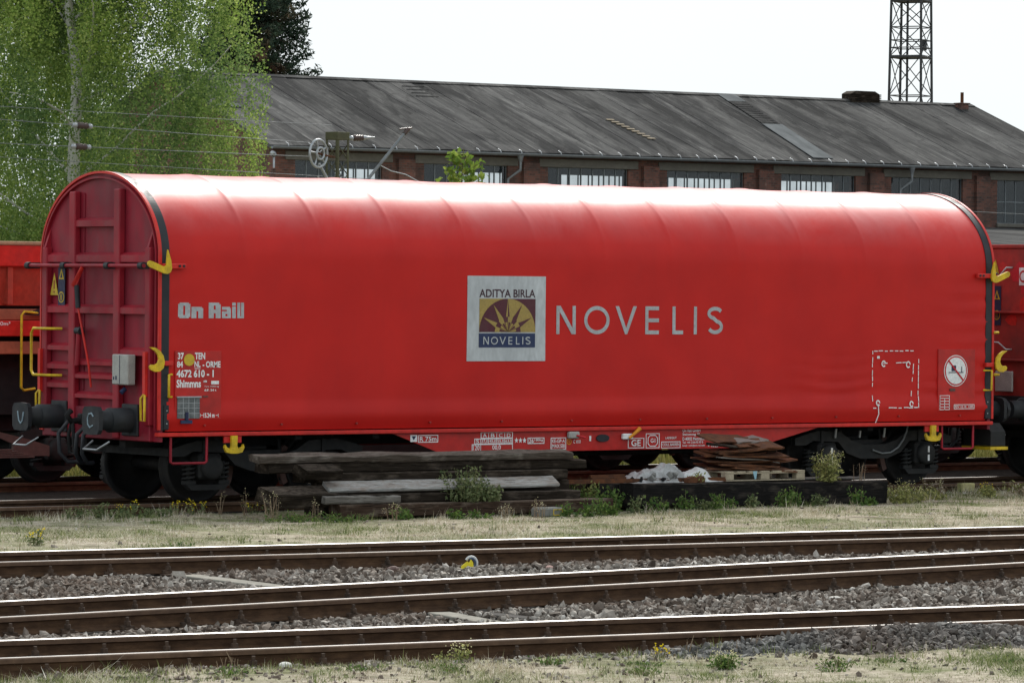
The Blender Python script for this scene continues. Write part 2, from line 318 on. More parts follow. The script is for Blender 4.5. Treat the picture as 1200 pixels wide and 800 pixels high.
# ------------------------------------------------------------------ mesh helpers
class MB:
    def __init__(s): s.v = []; s.f = []; s.m = []; s.sm = []
    def add(s, vs, fs, mi=0, smooth=False):
        n = len(s.v); s.v += [tuple(p) for p in vs]; s.f += [tuple(i+n for i in f) for f in fs]
        s.m += [mi]*len(fs); s.sm += [smooth]*len(fs); return s
    def box(s, x0, x1, y0, y1, z0, z1, mi=0):
        return s.add([(x0,y0,z0),(x1,y0,z0),(x1,y1,z0),(x0,y1,z0),(x0,y0,z1),(x1,y0,z1),(x1,y1,z1),(x0,y1,z1)],
                     [(0,3,2,1),(4,5,6,7),(0,1,5,4),(1,2,6,5),(2,3,7,6),(3,0,4,7)], mi)
    def bbox(s, x0, x1, y0, y1, z0, z1, b=.01, mi=0):
        """box with chamfered edges"""
        vs = []
        for sx in (0, 1):
            for sy in (0, 1):
                for sz in (0, 1):
                    X, Y, Z = (x0, x1)[sx], (y0, y1)[sy], (z0, z1)[sz]
                    dx, dy, dz = (b, -b)[sx], (b, -b)[sy], (b, -b)[sz]
                    vs += [(X, Y+dy, Z+dz), (X+dx, Y, Z+dz), (X+dx, Y+dy, Z)]
        i = lambda x, y, z, k: (x*4+y*2+z)*3+k
        F = [(i(0,0,0,0), i(0,0,1,0), i(0,1,1,0), i(0,1,0,0)), (i(1,0,0,0), i(1,1,0,0), i(1,1,1,0), i(1,0,1,0)),
             (i(0,0,0,1), i(1,0,0,1), i(1,0,1,1), i(0,0,1,1)), (i(0,1,0,1), i(0,1,1,1), i(1,1,1,1), i(1,1,0,1)),
             (i(0,0,0,2), i(0,1,0,2), i(1,1,0,2), i(1,0,0,2)), (i(0,0,1,2), i(1,0,1,2), i(1,1,1,2), i(0,1,1,2))]
        for a in (0, 1):
            for c in (0, 1):
                F += [(i(0,a,c,1), i(1,a,c,1), i(1,a,c,2), i(0,a,c,2)), (i(a,0,c,0), i(a,1,c,0), i(a,1,c,2), i(a,0,c,2)), (i(a,c,0,0), i(a,c,1,0), i(a,c,1,1), i(a,c,0,1))]
        for a in (0, 1):
            for c in (0, 1):
                for d in (0, 1): F.append((i(a,c,d,0), i(a,c,d,1), i(a,c,d,2)))
        return s.add(vs, F, mi)
    def cyl(s, p0, p1, r0, r1=None, n=12, caps=True, mi=0, smooth=True):
        return s.tube([p0, p1], [r0, r0 if r1 is None else r1], n, caps, mi, smooth)
    def tube(s, path, r, n=8, caps=True, mi=0, smooth=True):
        P = [Vector(p) for p in path]; rs = r if isinstance(r, (list, tuple)) else [r]*len(P)
        vs = []; fs = []; u = None
        for k, p in enumerate(P):
            d = (P[min(k+1, len(P)-1)]-P[max(k-1, 0)]).normalized()
            if u is None: u = d.orthogonal().normalized()
            else:
                u = u-d*u.dot(d); u = u.normalized() if u.length > 1e-6 else d.orthogonal().normalized()
            w = d.cross(u)
            for j in range(n):
                a = 2*math.pi*j/n; vs.append(p+(u*math.cos(a)+w*math.sin(a))*rs[k])
        for k in range(len(P)-1):
            for j in range(n):
                a, b_ = k*n+j, k*n+(j+1) % n; fs.append((a, b_, b_+n, a+n))
        s.add(vs, fs, mi, smooth)
        if caps:
            s.add(vs[:n], [tuple(range(n-1, -1, -1))], mi); s.add(vs[-n:], [tuple(range(n))], mi)
        return s
    def prism(s, poly, fn, d0, d1, mi=0):
        """poly: 2-D outline; fn(a, b, d) -> 3-D point; d0, d1 the two faces"""
        n = len(poly); vs = [fn(a, b_, d0) for a, b_ in poly]+[fn(a, b_, d1) for a, b_ in poly]
        fs = [tuple(range(n-1, -1, -1)), tuple(range(n, 2*n))]+[(i, (i+1) % n, (i+1) % n+n, i+n) for i in range(n)]
        return s.add(vs, fs, mi)
    def lathe(s, prof, origin, axis, n=24, mi=0, smooth=True):
        """prof: (radius, distance along axis)"""
        ax = Vector(axis).normalized(); u = ax.orthogonal().normalized(); w = ax.cross(u); o_ = Vector(origin)
        vs = [o_+ax*d+(u*math.cos(2*math.pi*j/n)+w*math.sin(2*math.pi*j/n))*r for r, d in prof for j in range(n)]
        fs = [(k*n+j, k*n+(j+1) % n, (k+1)*n+(j+1) % n, (k+1)*n+j) for k in range(len(prof)-1) for j in range(n)]
        s.add(vs, fs, mi, smooth)
        s.add(vs[:n], [tuple(range(n-1, -1, -1))], mi); s.add(vs[-n:], [tuple(range(n))], mi); return s
    def mesh(s, name, mats):
        me = bpy.data.meshes.new(name); me.from_pydata(s.v, [], s.f)
        for m_ in (mats if isinstance(mats, (list, tuple)) else [mats]): me.materials.append(MATS[m_])
        me.polygons.foreach_set('material_index', s.m); me.polygons.foreach_set('use_smooth', s.sm); me.update()
        return me
    def build(s, name, mats, parent=None, loc=None, fix=True):
        me = s.mesh(name, mats)
        if fix:
            import bmesh
            bm = bmesh.new(); bm.from_mesh(me); bmesh.ops.recalc_face_normals(bm, faces=bm.faces); bm.to_mesh(me); bm.free()
        return link(name, me, parent, loc)
def link(name, me, parent=None, loc=None, rot=None):
    o = bpy.data.objects.new(name, me); COL.objects.link(o)
    if parent is not None: o.parent = parent
    if loc is not None: o.location = loc
    if rot is not None: o.rotation_euler = rot
    return o
def tag(o, label, cat, group=None):
    o['label'] = label; o['category'] = cat
    if group: o['group'] = group
    return o
def thing(name, label, cat, loc=(0, 0, 0), rz=0, group=None):
    o = bpy.data.objects.new(name, None); COL.objects.link(o); o.empty_display_size = .2
    o.location = loc; o.rotation_euler = (0, 0, rz); return tag(o, label, cat, group)
def struct(o): o['kind'] = 'structure'; return o
def stuff(o): o['kind'] = 'stuff'; return o
def np_mesh(name, V, F, mat, smooth=False):
    """V (n,3), F (m,k) arrays"""
    me = bpy.data.meshes.new(name); n, (m_, k) = len(V), F.shape
    me.vertices.add(n); me.vertices.foreach_set('co', V.astype(np.float32).ravel())
    me.loops.add(m_*k); me.loops.foreach_set('vertex_index', F.astype(np.int32).ravel())
    me.polygons.add(m_); me.polygons.foreach_set('loop_start', np.arange(0, m_*k, k, dtype=np.int32))
    me.polygons.foreach_set('loop_total', np.full(m_, k, np.int32))
    me.polygons.foreach_set('use_smooth', np.full(m_, smooth, bool))
    me.materials.append(MATS[mat]); me.update(calc_edges=True); me.validate(); return me
def text_mesh(body, bold=0.0):
    cu = bpy.data.curves.new('t', 'FONT'); cu.body = body; cu.size = 1; cu.resolution_u = 3; cu.offset = bold
    ob = bpy.data.objects.new('t', cu); COL.objects.link(ob)
    dg = bpy.context.evaluated_depsgraph_get(); me = bpy.data.meshes.new_from_object(ob.evaluated_get(dg))
    bpy.data.objects.remove(ob); bpy.data.curves.remove(cu); return me
def lettering(body, rect, y, mat, parent, name='lettering', bold=.012, fn=None):
    """writing fitted into rect (x0, x1, z0, z1) on the plane y, facing -Y"""
    me = text_mesh(body, bold); n = len(me.vertices); co = np.zeros(n*3); me.vertices.foreach_get('co', co); co = co.reshape(-1, 3)
    lo, hi = co.min(0), co.max(0); x0, x1, z0, z1 = rect
    X = x0+(co[:, 0]-lo[0])/(hi[0]-lo[0])*(x1-x0); Z = z0+(co[:, 1]-lo[1])/(hi[1]-lo[1])*(z1-z0)
    Y = np.full(n, y)
    out = np.stack([X, Y, Z], 1) if fn is None else np.array([fn(a, b_) for a, b_ in zip(X, Z)])
    me.vertices.foreach_set('co', out.ravel()); me.materials.clear(); me.materials.append(MATS[mat]); me.update()
    return link(name, me, parent)
def rect_frame(mb, rect, y, t=.012, mi=0):
    x0, x1, z0, z1 = rect; d = .003
    mb.box(x0, x1, y-d, y, z0, z0+t, mi); mb.box(x0, x1, y-d, y, z1-t, z1, mi)
    mb.box(x0, x0+t, y-d, y, z0+t, z1-t, mi); mb.box(x1-t, x1, y-d, y, z0+t, z1-t, mi); return mb
def stroke2d(mb, pts, w, y, mi=0, closed=False, d=.003):
    """flat stroke along 2-D points (x, z) on plane y"""
    P = [Vector((a, b_)) for a, b_ in pts]; n = len(P)
    Lp = []; Rp = []
    for i in range(n):
        if closed: a, c = P[i-1], P[(i+1) % n]
        else: a, c = P[max(i-1, 0)], P[min(i+1, n-1)]
        t1 = (P[i]-a); t2 = (c-P[i])
        t1 = t1.normalized() if t1.length > 1e-9 else t2.normalized(); t2 = t2.normalized() if t2.length > 1e-9 else t1
        nn = Vector((-t1.y, t1.x))+Vector((-t2.y, t2.x)); nn.normalize()
        k = max(.35, nn.dot(Vector((-t1.y, t1.x)))); nn = nn*(w/2/k)
        Lp.append(P[i]+nn); Rp.append(P[i]-nn)
    m_ = n if closed else n-1
    for i in range(m_):
        j = (i+1) % n
        q = [Lp[i], Lp[j], Rp[j], Rp[i]]
        mb.add([(p.x, y-d, p.y) for p in q], [(0, 1, 2, 3)], mi)
    return mb
def arc(cx, cz, rx, rz, a0, a1, n): return [(cx+rx*math.cos(R(a0+(a1-a0)*i/n)), cz+rz*math.sin(R(a0+(a1-a0)*i/n))) for i in range(n+1)]

# ------------------------------------------------------------------ ground
def yA(x): return -9.93-.0893*(x+7)
def yB(x): return -14.78+.1104*(x+10)
def yC(x): return -19.70-.101*(x+14)
def sstep(a, b_, t):
    t = np.clip((t-a)/(b_-a), 0, 1); return t*t*(3-2*t)
def wob(x, y, s=1.0, k=0):
    return (np.sin(x*1.3*s+1.7*k+.6*np.sin(y*.9*s))+np.sin(y*1.7*s+x*.6*s+k)+.6*np.sin(x*3.1*s-y*2.3*s+2*k))/2.6
def gz(x, y):
    x = np.asarray(x, float); y = np.asarray(y, float)
    z = -.105+.018*wob(x, y, 1)+.012*wob(x, y, 3.3, 2)
    inb = sstep(0, .7, (yA(x)+1.35+.2*wob(x, y, 1.4, 4))-y)*sstep(0, .6, y-(yC(x)-1.25+.2*wob(x, y, 1.6, 5)))
    z = z*(1-inb)+(-.30)*inb
    z = z-.10*sstep(-1.4, -1.1, y)*sstep(7.6, 7.2, y)
    near = sstep(-1.3, -2.6, y-yC(x)); z = z-.035*near
    return z
def axis(lo, a, b_, hi, st):
    g = list(np.arange(a, b_+1e-6, st)); d = st; l = []; p = a
    while p > lo: d *= 1.45; p -= d; l.append(p)
    r = []; d = st; p = g[-1]
    while p < hi: d *= 1.45; p += d; r.append(p)
    return np.array(l[::-1]+g+r)
gx = axis(-4000, -30, 14, 4000, .28); gy = axis(-4000, -29, 13, 4000, .2)
GX, GY = np.meshgrid(gx, gy); GZ = gz(GX, GY)
far_ = (np.abs(GX) > 60) | (np.abs(GY) > 40); GZ = np.where(far_, -.12, GZ)
nx, ny = len(gx), len(gy); I = (np.arange(ny-1)[:, None]*nx+np.arange(nx-1)[None, :]).ravel()
g = link('ground', np_mesh('ground', np.stack([GX, GY, GZ], -1).reshape(-1, 3), np.stack([I, I+1, I+nx+1, I+nx], 1), 'dry_ground', True)); struct(g)
# ballast bed between the foreground tracks
bu = np.arange(-45, 24, .3); bv = np.linspace(0, 1, 46); BU, BV = np.meshgrid(bu, bv)
T_ = yA(BU)+1.15+.18*wob(BU, BU*0, 2, 1); B_ = yC(BU)-1.12+.15*wob(BU, BU*0, 2.3, 3)
BY = T_+(B_-T_)*BV
BZ = -.205+.02*wob(BU, BY, 2.2, 6)-.14*(sstep(.06, 0, BV)+sstep(.94, 1, BV))
nx, ny = len(bu), len(bv); I = (np.arange(ny-1)[:, None]*nx+np.arange(nx-1)[None, :]).ravel()
struct(link('trackbed', np_mesh('trackbed', np.array([(x_, y_, -.125+.0*x_) for y_ in (-1.15, 7.3) for x_ in (-300, 300)]), np.array([(0, 1, 3, 2)]), 'trackbed_dirt')))
g = link('ballast_bed', np_mesh('ballast_bed', np.stack([BU, BY, BZ], -1).reshape(-1, 3), np.stack([I, I+1, I+nx+1, I+nx], 1), 'ballast_base', True)); struct(g)

# ------------------------------------------------------------------ tracks
PROF = [(.070, -.159), (.070, -.148), (.022, -.128), (.010, -.110), (.010, -.055), (.033, -.043), (.036, -.014), (.031, -.0045), (.019, 0)]
PROF = PROF+[(-a, b_) for a, b_ in PROF[::-1]]
def rail_mesh(x0, x1, shiny):
    mb = MB(); n = len(PROF)
    st = list(np.linspace(x0, x1, max(2, int((x1-x0)/12))))
    for k in range(len(st)-1):
        vs = [(st[k], a, b_) for a, b_ in PROF]+[(st[k+1], a, b_) for a, b_ in PROF]
        for i in range(n):
            j = (i+1) % n
            mi = 1 if i == 8 or (shiny and i in (7, 9)) else (2 if i in (5, 6, 7, 9, 10, 11) else 0)
            mb.add([vs[i], vs[j], vs[j+n], vs[i+n]], [(0, 1, 2, 3)], mi)
    mb.add([(x0, a, b_) for a, b_ in PROF], [tuple(range(n))]); mb.add([(x1, a, b_) for a, b_ in PROF], [tuple(range(n-1, -1, -1))])
    return mb.mesh('rail', ['rail_rust', 'rail_polished', 'rail_edge'])
def fast_mesh():
    mb = MB(); mb.bbox(-.085, .085, -.19, .19, -.178, -.1595, .004)
    for s in (-1, 1):
        mb.box(-.065, .065, s*.088-.014, s*.088+.014, -.159, -.128)
        mb.bbox(-.048, .048, min(s*.035, s*.10), max(s*.035, s*.10), -.147, -.122, .005)
        mb.cyl((0, s*.085, -.125), (0, s*.085, -.05), .015, n=8)
        mb.cyl((0, s*.085, -.122), (0, s*.085, -.085), .03, n=6, smooth=False)
        for q in (-.052, .052): mb.cyl((q, s*.145, -.162), (q, s*.145, -.142), .016, n=6, smooth=False)
    return mb.mesh('fastening', 'fastening_rust')
def sleeper_mesh(L_=2.6, w=.25, mat='sleeper_wood'):
    mb = MB(); mb.bbox(-w/2, w/2, -L_/2, L_/2, -.34, -.178, .012); return mb.mesh('sleeper', mat)
FAST = fast_mesh(); SLP = sleeper_mesh()
def track(label, cx, cy, ang, x0, x1, s0, s1, pitch, fasten=True, skip=()):
    t = thing('railway_track', label, 'railway track', (cx, cy, 0), ang)
    for s in (-1, 1): link('rail', rail_mesh(x0, x1, s > 0 and fasten), t, (0, s*.75, 0))
    n = int((s1-s0)/pitch)
    for i in range(n):
        x = s0+i*pitch+random.uniform(-.025, .025)
        link('sleeper', SLP, t, (x, random.uniform(-.03, .03), random.uniform(-.006, .0)), (0, 0, random.uniform(-.012, .012)))
        if fasten:
            for s in (-1, 1): link('fastening', FAST, t, (x, s*.75, 0))
    return t
track('rusty railway track closest to the stacked timbers, with dry grass along its far rail', -7, yA(-7), math.atan(-.0893), -75, 75, -11, 11, .64)
track('rusty railway track running askew between two other tracks across the ballast', -10, yB(-10), math.atan(.1104), -18, 16, -11.5, 11.5, .62)
track('rusty railway track with the low heap of grey gravel beside its rail', -14, yC(-14), math.atan(-.101), -75, 75, -10.5, 10.5, .58)
track('railway track under the red hooded freight wagon', 0, 0, 0, -90, 90, -13, 14, .65, False)
track('railway track behind the hooded wagon carrying the hopper wagon', 0, 5.75, 0, -90, 90, -10, 18, .65, False)

# ------------------------------------------------------------------ gravel
def stones(name, P, size, mat, seed):
    """one mesh of many crushed stones; P (n,3)"""
    rg = np.random.default_rng(seed)
    ph = (1+5**.5)/2
    IV = np.array([(-1,ph,0),(1,ph,0),(-1,-ph,0),(1,-ph,0),(0,-1,ph),(0,1,ph),(0,-1,-ph),(0,1,-ph),(ph,0,-1),(ph,0,1),(-ph,0,-1),(-ph,0,1)])/1.9
    IF = np.array([(0,11,5),(0,5,1),(0,1,7),(0,7,10),(0,10,11),(1,5,9),(5,11,4),(11,10,2),(10,7,6),(7,1,8),(3,9,4),(3,4,2),(3,2,6),(3,6,8),(3,8,9),(4,9,5),(2,4,11),(6,2,10),(8,6,7),(9,8,1)])
    n = len(P); s = size*np.exp(rg.normal(0, .28, n))
    q = rg.normal(size=(n, 4)); q /= np.linalg.norm(q, axis=1)[:, None]; w, x, y, z = q.T
    Rm = np.stack([1-2*(y*y+z*z), 2*(x*y-z*w), 2*(x*z+y*w), 2*(x*y+z*w), 1-2*(x*x+z*z), 2*(y*z-x*w), 2*(x*z-y*w), 2*(y*z+x*w), 1-2*(x*x+y*y)], 1).reshape(n, 3, 3)
    sc = np.stack([rg.uniform(.9, 1.5, n), rg.uniform(.55, 1.0, n), rg.uniform(.35, .7, n)], 1)
    V = IV[None]*(1+rg.uniform(-.45, .38, (n, 12, 1)))*sc[:, None, :]
    V = np.einsum('nij,nkj->nki', Rm, V)*s[:, None, None]*.5+P[:, None, :]
    F = IF[None]+np.arange(n)[:, None, None]*12
    return link(name, np_mesh(name, V.reshape(-1, 3), F.reshape(-1, 3), mat))
N = 112000
px_ = RNG.uniform(-24, 6, N); py_ = RNG.uniform(-22.5, -7.5, N)
edge = .25*wob(px_, py_, 2.5, 1)
ok = (py_ < yA(px_)+1.15+edge) & (py_ > yC(px_)-1.15+edge) & (px_ > -13.2+(py_+8.5)*.56-3.6) & (px_ < .3+(py_+9.6)*.82+3.6)
dA, dB, dC = np.abs(py_-yA(px_)), np.abs(py_-yB(px_)), np.abs(py_-yC(px_))
for d in (dA, dB, dC): ok &= np.abs(d-.75) > .12
ok &= ~((np.abs(px_+12.53) < .16) & (py_ > -13.2) & (py_ < -10.3)); ok &= ~((np.abs(px_+13.3) < .22) & (py_ > -18.1) & (py_ < -16.1)); ok &= ~((np.abs(px_+12.75) < .14) & (py_ > -17.2) & (py_ < -16.2))
inside = (dA < .6) | (dB < .6) | (dC < .6)
ok &= ~(inside & (RNG.random(N) < .6))
ok &= ~((dA > .6) & (dA < 1.2) & (RNG.random(N) < .35)); ok &= ~((dB > .6) & (dB < 1.15) & (RNG.random(N) < .35)); ok &= ~((dC > .6) & (dC < 1.15) & (RNG.random(N) < .35))
px_, py_, dA, dB, dC = px_[ok], py_[ok], dA[ok], dB[ok], dC[ok]
dm = np.minimum(np.minimum(dA, dB), dC)
pz_ = -.185+.035*sstep(.9, 1.7, dm)+.02*wob(px_, py_, 2.2, 6)+RNG.uniform(-.01, .025, len(px_))
ob = stones('ballast_gravel', np.stack([px_, py_, pz_], 1), .056, 'ballast_stone', 3); stuff(ob); tag(ob, 'loose grey-brown ballast stones lying between the foreground tracks', 'gravel')
# heap of fresh grey gravel against the near rail
n = 9500
hx = RNG.normal(0, 1, n); hy = RNG.normal(0, 1, n); rr = np.hypot(hx, hy); hx, hy = hx[rr < 2.1], hy[rr < 2.1]
X = -11.95+hx*1.35; Y = yC(X)-1.33+hy*.30-.12*np.abs(hx)*0
H = .19*np.exp(-(hx**2*.45+hy**2*.40))
oky = Y < yC(X)-.86
ob = stones('gravel_heap', np.stack([X, Y, -.16+H*RNG.uniform(.55, 1.05, len(X))], 1)[oky], .050, 'heap_stone', 5); stuff(ob); tag(ob, 'low heap of grey crushed gravel spilled against the front rail', 'gravel heap')
u = np.linspace(-2.3, 2.3, 34); U, V2 = np.meshgrid(u, u); Hh = .19*np.exp(-(U**2*.45+V2**2*.40))
XX = -11.95+U*1.35; YY = yC(XX)-1.33+V2*.30; ZZ = -.195+Hh*.9; ZZ = np.where(YY > yC(XX)-.86, -.25, ZZ)
I = (np.arange(33)[:, None]*34+np.arange(33)[None, :]).ravel()
c = link('gravel_core', np_mesh('gravel_core', np.stack([XX, YY, ZZ], -1).reshape(-1, 3), np.stack([I, I+1, I+35, I+34], 1), 'ballast_base', True), ob)

# ------------------------------------------------------------------ brick workshop hall
BX0, BY0, BL, BD = 47.7, 80.0, 38.4, 14.24
hall = thing('workshop_hall', 'long brick workshop hall with dark felt roof and steel windows behind the wagon', 'building', (BX0, BY0, -.1))
W0, WP, WW = .92, 5.47, 3.67
ZS, ZT, ZE = 5.53, 7.22, 7.75       # sill, head and eaves, above local ground
def hall_wall(y0, y1, head, name):
    xs = [0.0]+sum([[W0+i*WP, W0+i*WP+WW] for i in range(7)], [])+[BL]
    for i in range(0, len(xs), 2):
        mb = MB(); mb.box(xs[i], xs[i+1], y0, y1, ZS, ZE)
        # brick pilaster in front of the pier
        if name == 'front' and xs[i+1]-xs[i] > .95:
            m_ = (xs[i]+xs[i+1])/2; mb.box(m_-.30, m_+.42, y0-.16, y0-.002, 0, ZE-.4)
        mb.build('brick_pier', 'old_brick', hall)
    for i in range(7):
        a = W0+i*WP; mb = MB(); mb.box(a, a+WW, y0+.002, y1-.002, head+.3, ZE); mb.build('brick_panel', 'old_brick', hall)
        mb = MB(); mb.bbox(a-.42, a+WW+.42, y0-.06, y1+.003, head, head+.3, .01); mb.build('lintel', 'lintel_concrete', hall)
    mb = MB(); mb.box(0, BL, y0, y1, 0, ZS); mb.build('lower_wall', 'old_brick', hall)
hall_wall(0, .38, ZT, 'front')
hall_wall(BD-.38, BD, ZT+.2, 'back')
for x0 in (0, BL-.38):
    mb = MB(); mb.prism([(.38, 0), (BD-.38, 0), (BD-.38, ZE), (BD/2, ZE+2.72), (.38, ZE)], lambda a, b_, d: (d, a, b_), x0, x0+.38); mb.build('gable_wall', 'old_brick', hall)
mb = MB(); mb.box(.4, BL-.4, .4, BD-.4, .0, .05); mb.build('hall_floor', 'dark_interior', hall)
yl_ = BD-.42  # dark sheets added before the inner walls, standing in for interior shade
MB().box(.4, BL-.4, yl_, yl_+.03, .06, ZS).build('shade_sheet', 'dark_interior', hall); MB().box(.4, BL-.4, yl_, yl_+.03, ZT+.22, ZE+.15).build('shade_sheet', 'dark_interior', hall)
for i in range(6): MB().box(W0+i*WP+WW, W0+(i+1)*WP, yl_, yl_+.03, ZS+.002, ZT+.218).build('shade_sheet', 'dark_interior', hall)
MB().box(BL-.44, BL-.41, .5, BD-.5, .06, ZE+.3).build('shade_sheet', 'dark_interior', hall)
# windows: steel frame, 6 x 2 panes
NC, NR = 7, 2
pane_me = {}
for side, yy in (('front', .12), ('back', BD-.14)):
    top = ZT if side == 'front' else ZT+.2
    hh = top-ZS; cw = WW/NC; rh = hh/NR
    pm = MB(); pm.box(.018, cw-.018, -.004, .004, .018, rh-.018); pme = pm.mesh('pane', 'window_glass')
    fm = MB()
    for i in range(NC+1): fm.box(max(0, i*cw-.02), min(WW, i*cw+.02), -.025, .025, 0, hh)
    for j in range(NR+1):
        for i in range(NC): fm.box(i*cw+.02, (i+1)*cw-.02, -.022, .022, max(0, j*rh-.02), min(hh, j*rh+.02))
    fme = fm.mesh('window', 'window_steel')
    for i in range(7):
        w_ = link('window', fme, hall, (W0+i*WP, yy, ZS))
        for a in range(NC):
            for c in range(NR):
                if side == 'back': continue
                link('pane', pme, w_, (a*cw, 0, c*rh))
        if side == 'front':
            mb = MB(); mb.bbox(W0+i*WP-.05, W0+i*WP+WW+.05, -.10, .10, ZS-.14, ZS-.003, .01); mb.build('window_sill', 'lintel_concrete', hall)
# roof: deck plus felt strips lying down the slope
EY, EZ, RY, RZ = -.38, ZE-.06, BD/2, 10.50
sl = math.hypot(RY-EY, RZ-EZ); sa = math.atan2(RZ-EZ, RY-EY)
rf = MB()
rf.prism([(EY, EZ-.12), (RY, RZ-.12), (BD+.38, EZ-.12), (BD+.38, EZ-.02), (RY, RZ-.02), (EY, EZ-.02)], lambda a, b_, d: (d, a, b_), -.35, BL+.35)
roof = rf.build('roof', 'roof_felt', hall)
def slope_pt(x, d, h=0): return (x, EY+d*math.cos(sa)-h*math.sin(sa), EZ+d*math.sin(sa)+h*math.cos(sa))
def slope_box(name, x0, x1, d0, d1, h0, h1, mat, parent, skew=0.0):
    mb = MB(); vs = [slope_pt(x+(d-d0)*skew, d, h) for h in (h0, h1) for x, d in ((x0, d0), (x1, d0), (x1, d1), (x0, d1))]
    mb.add(vs, [(0, 3, 2, 1), (4, 5, 6, 7), (0, 1, 5, 4), (1, 2, 6, 5), (2, 3, 7, 6), (3, 0, 4, 7)]); return mb.build(name, mat, parent)
x = -.35; k = 0
while x < BL+.34:
    w = min(random.choice((.55, .7, .95, 1.0, 1.05, 1.2)), BL+.35-x)
    slope_box('felt_strip', x, x+w+.05, random.uniform(0, .05), sl, -.006+.009*(k % 3), .006+.009*(k % 3)+random.uniform(0, .006), 'roof_felt', roof)
    x += w; k += 1
for x0, d0, d1, w, sk, mt in ((24.3, .35, 4.3, 1.0, .13, 'roof_patch_grey'), (25.2, 7.05, sl-.08, .9, .13, 'roof_patch_grey'), (24.85, 4.35, 7.0, .9, .13, 'roof_felt')):
    slope_box('roof_patch', x0, x0+w, d0, d1, .045, .062, mt, roof, sk)
for i in range(9): slope_box('lath', 24.87+i*.03, 25.7+i*.03, 4.45+i*.27, 4.50+i*.27, .064, .076, 'roof_felt', roof)
for i in range(9):
    slope_box('lath', 16.95+.055*(11-i), 17.30+.055*(11-i), 1.95+i*.26, 2.06+i*.26, .045, .07, 'roof_lath', roof)
for i in range(4): slope_box('hatch_slat', 9.75+i*.03, 10.75+i*.03, sl-1.9+i*.38, sl-1.87+i*.38, .040, .065, 'roof_felt', roof)
slope_box('roof_patch', -.2, .9, 4.0, 4.5, .045, .055, 'roof_patch_grey', roof)
# ridge cap, ventilator box and chimney stub
mb = MB(); mb.prism([(RY-.28, RZ-.05), (RY, RZ+.05), (RY+.28, RZ-.05), (RY, RZ-.03)], lambda a, b_, d: (d, a, b_), -.36, BL+.36); mb.build('ridge_cap', 'roof_felt', roof)
mb = MB(); mb.prism([(32.05, RZ-.1), (33.55, RZ-.1), (33.55, RZ+.25), (33.3, RZ+.37), (32.3, RZ+.37), (32.05, RZ+.25)], lambda a, b_, d: (a, d, b_), RY-.3, RY+.3); mb.build('ridge_ventilator', 'timber_dark', roof)
for i in range(4):
    mb = MB(); mb.box(32.0, 33.6, RY-.34, RY-.302, RZ-.02+i*.075, RZ+.025+i*.075); mb.build('vent_slat', 'timber_dark', roof)
mb = MB(); mb.bbox(37.6, 38.05, RY-.65, RY-.3, RZ-.4, RZ+.0, .02); mb.bbox(37.54, 38.11, RY-.70, RY-.25, RZ+.0, RZ+.05, .02); ch = mb.build('chimney_stub', 'old_brick', roof)
mb = MB(); mb.cyl((37.85, RY-.45, RZ+.0), (37.85, RY-.45, RZ+.48), .07, n=10); mb.build('flue_pipe', 'rust_plate', roof)
# gutter with brackets, downpipes
mb = MB()
mb.add([(x_, EY-.10+.085*math.cos(R(a)), EZ-.04+.085*math.sin(R(a))) for x_ in (-.35, BL+.35) for a in range(180, 361, 20)],
       [(i, i+1, i+11, i+10) for i in range(9)]); 
mb.box(-.35, BL+.35, EY-.20, EY-.182, EZ-.06, EZ-.02); gut = mb.build('gutter', 'zinc_grey', hall)
for i in range(42):
    mb = MB(); x_ = .3+i*.905+random.uniform(-.06, .06)
    mb.tube([(x_, EY-.19, EZ-.02), (x_, EY-.13, EZ+.06), (x_+.05, EY+.08, EZ+.12)], .014, 5); mb.build('gutter_bracket', 'galvanised', gut)
for x_ in (10.27, 28.9, 37.2):
    mb = MB(); mb.tube([(x_, EY-.1, EZ-.10), (x_, EY-.1, EZ-.34)], [.13, .055], 10); mb.tube([(x_, EY-.1, EZ-.3), (x_, EY-.1, EZ-.62), (x_-.42, -.30, EZ-.95), (x_-.42, -.30, .2)], .052, 10); mb.build('downpipe', 'zinc_grey', hall)
# bracket with insulator on the hall corner
mb = MB(); mb.tube([(.05, -.05, 7.45), (-.25, -.45, 7.45), (-.25, -.45, 6.9)], .04, 6); mb.lathe([(.05, 0), (.1, .05), (.05, .1), (.1, .15), (.05, .2), (.09, .25), (.04, .3)], (-.25, -.45, 7.35), (-.5, -.5, .15), 10); mb.build('wall_bracket', 'galvanised', hall)
# lean-to with flat dark roof in front of the hall
an = thing('lean_to', 'low lean-to with shallow dark felt roof against the brick hall', 'shed', (62, 66, -.1))
mb = MB(); mb.box(0, 40, 0, 13.6, 0, 4.3); mb.build('wall', 'old_brick', an)
mb = MB(); mb.add([(-.3, -.4, 4.33), (40.3, -.4, 4.33), (40.3, 13.63, 5.22), (-.3, 13.63, 5.22), (-.3, -.4, 4.5), (40.3, -.4, 4.5), (40.3, 13.63, 5.36), (-.3, 13.63, 5.36)], [(0,3,2,1),(4,5,6,7),(0,1,5,4),(1,2,6,5),(2,3,7,6),(3,0,4,7)]); mb.build('roof', 'roof_felt', an)

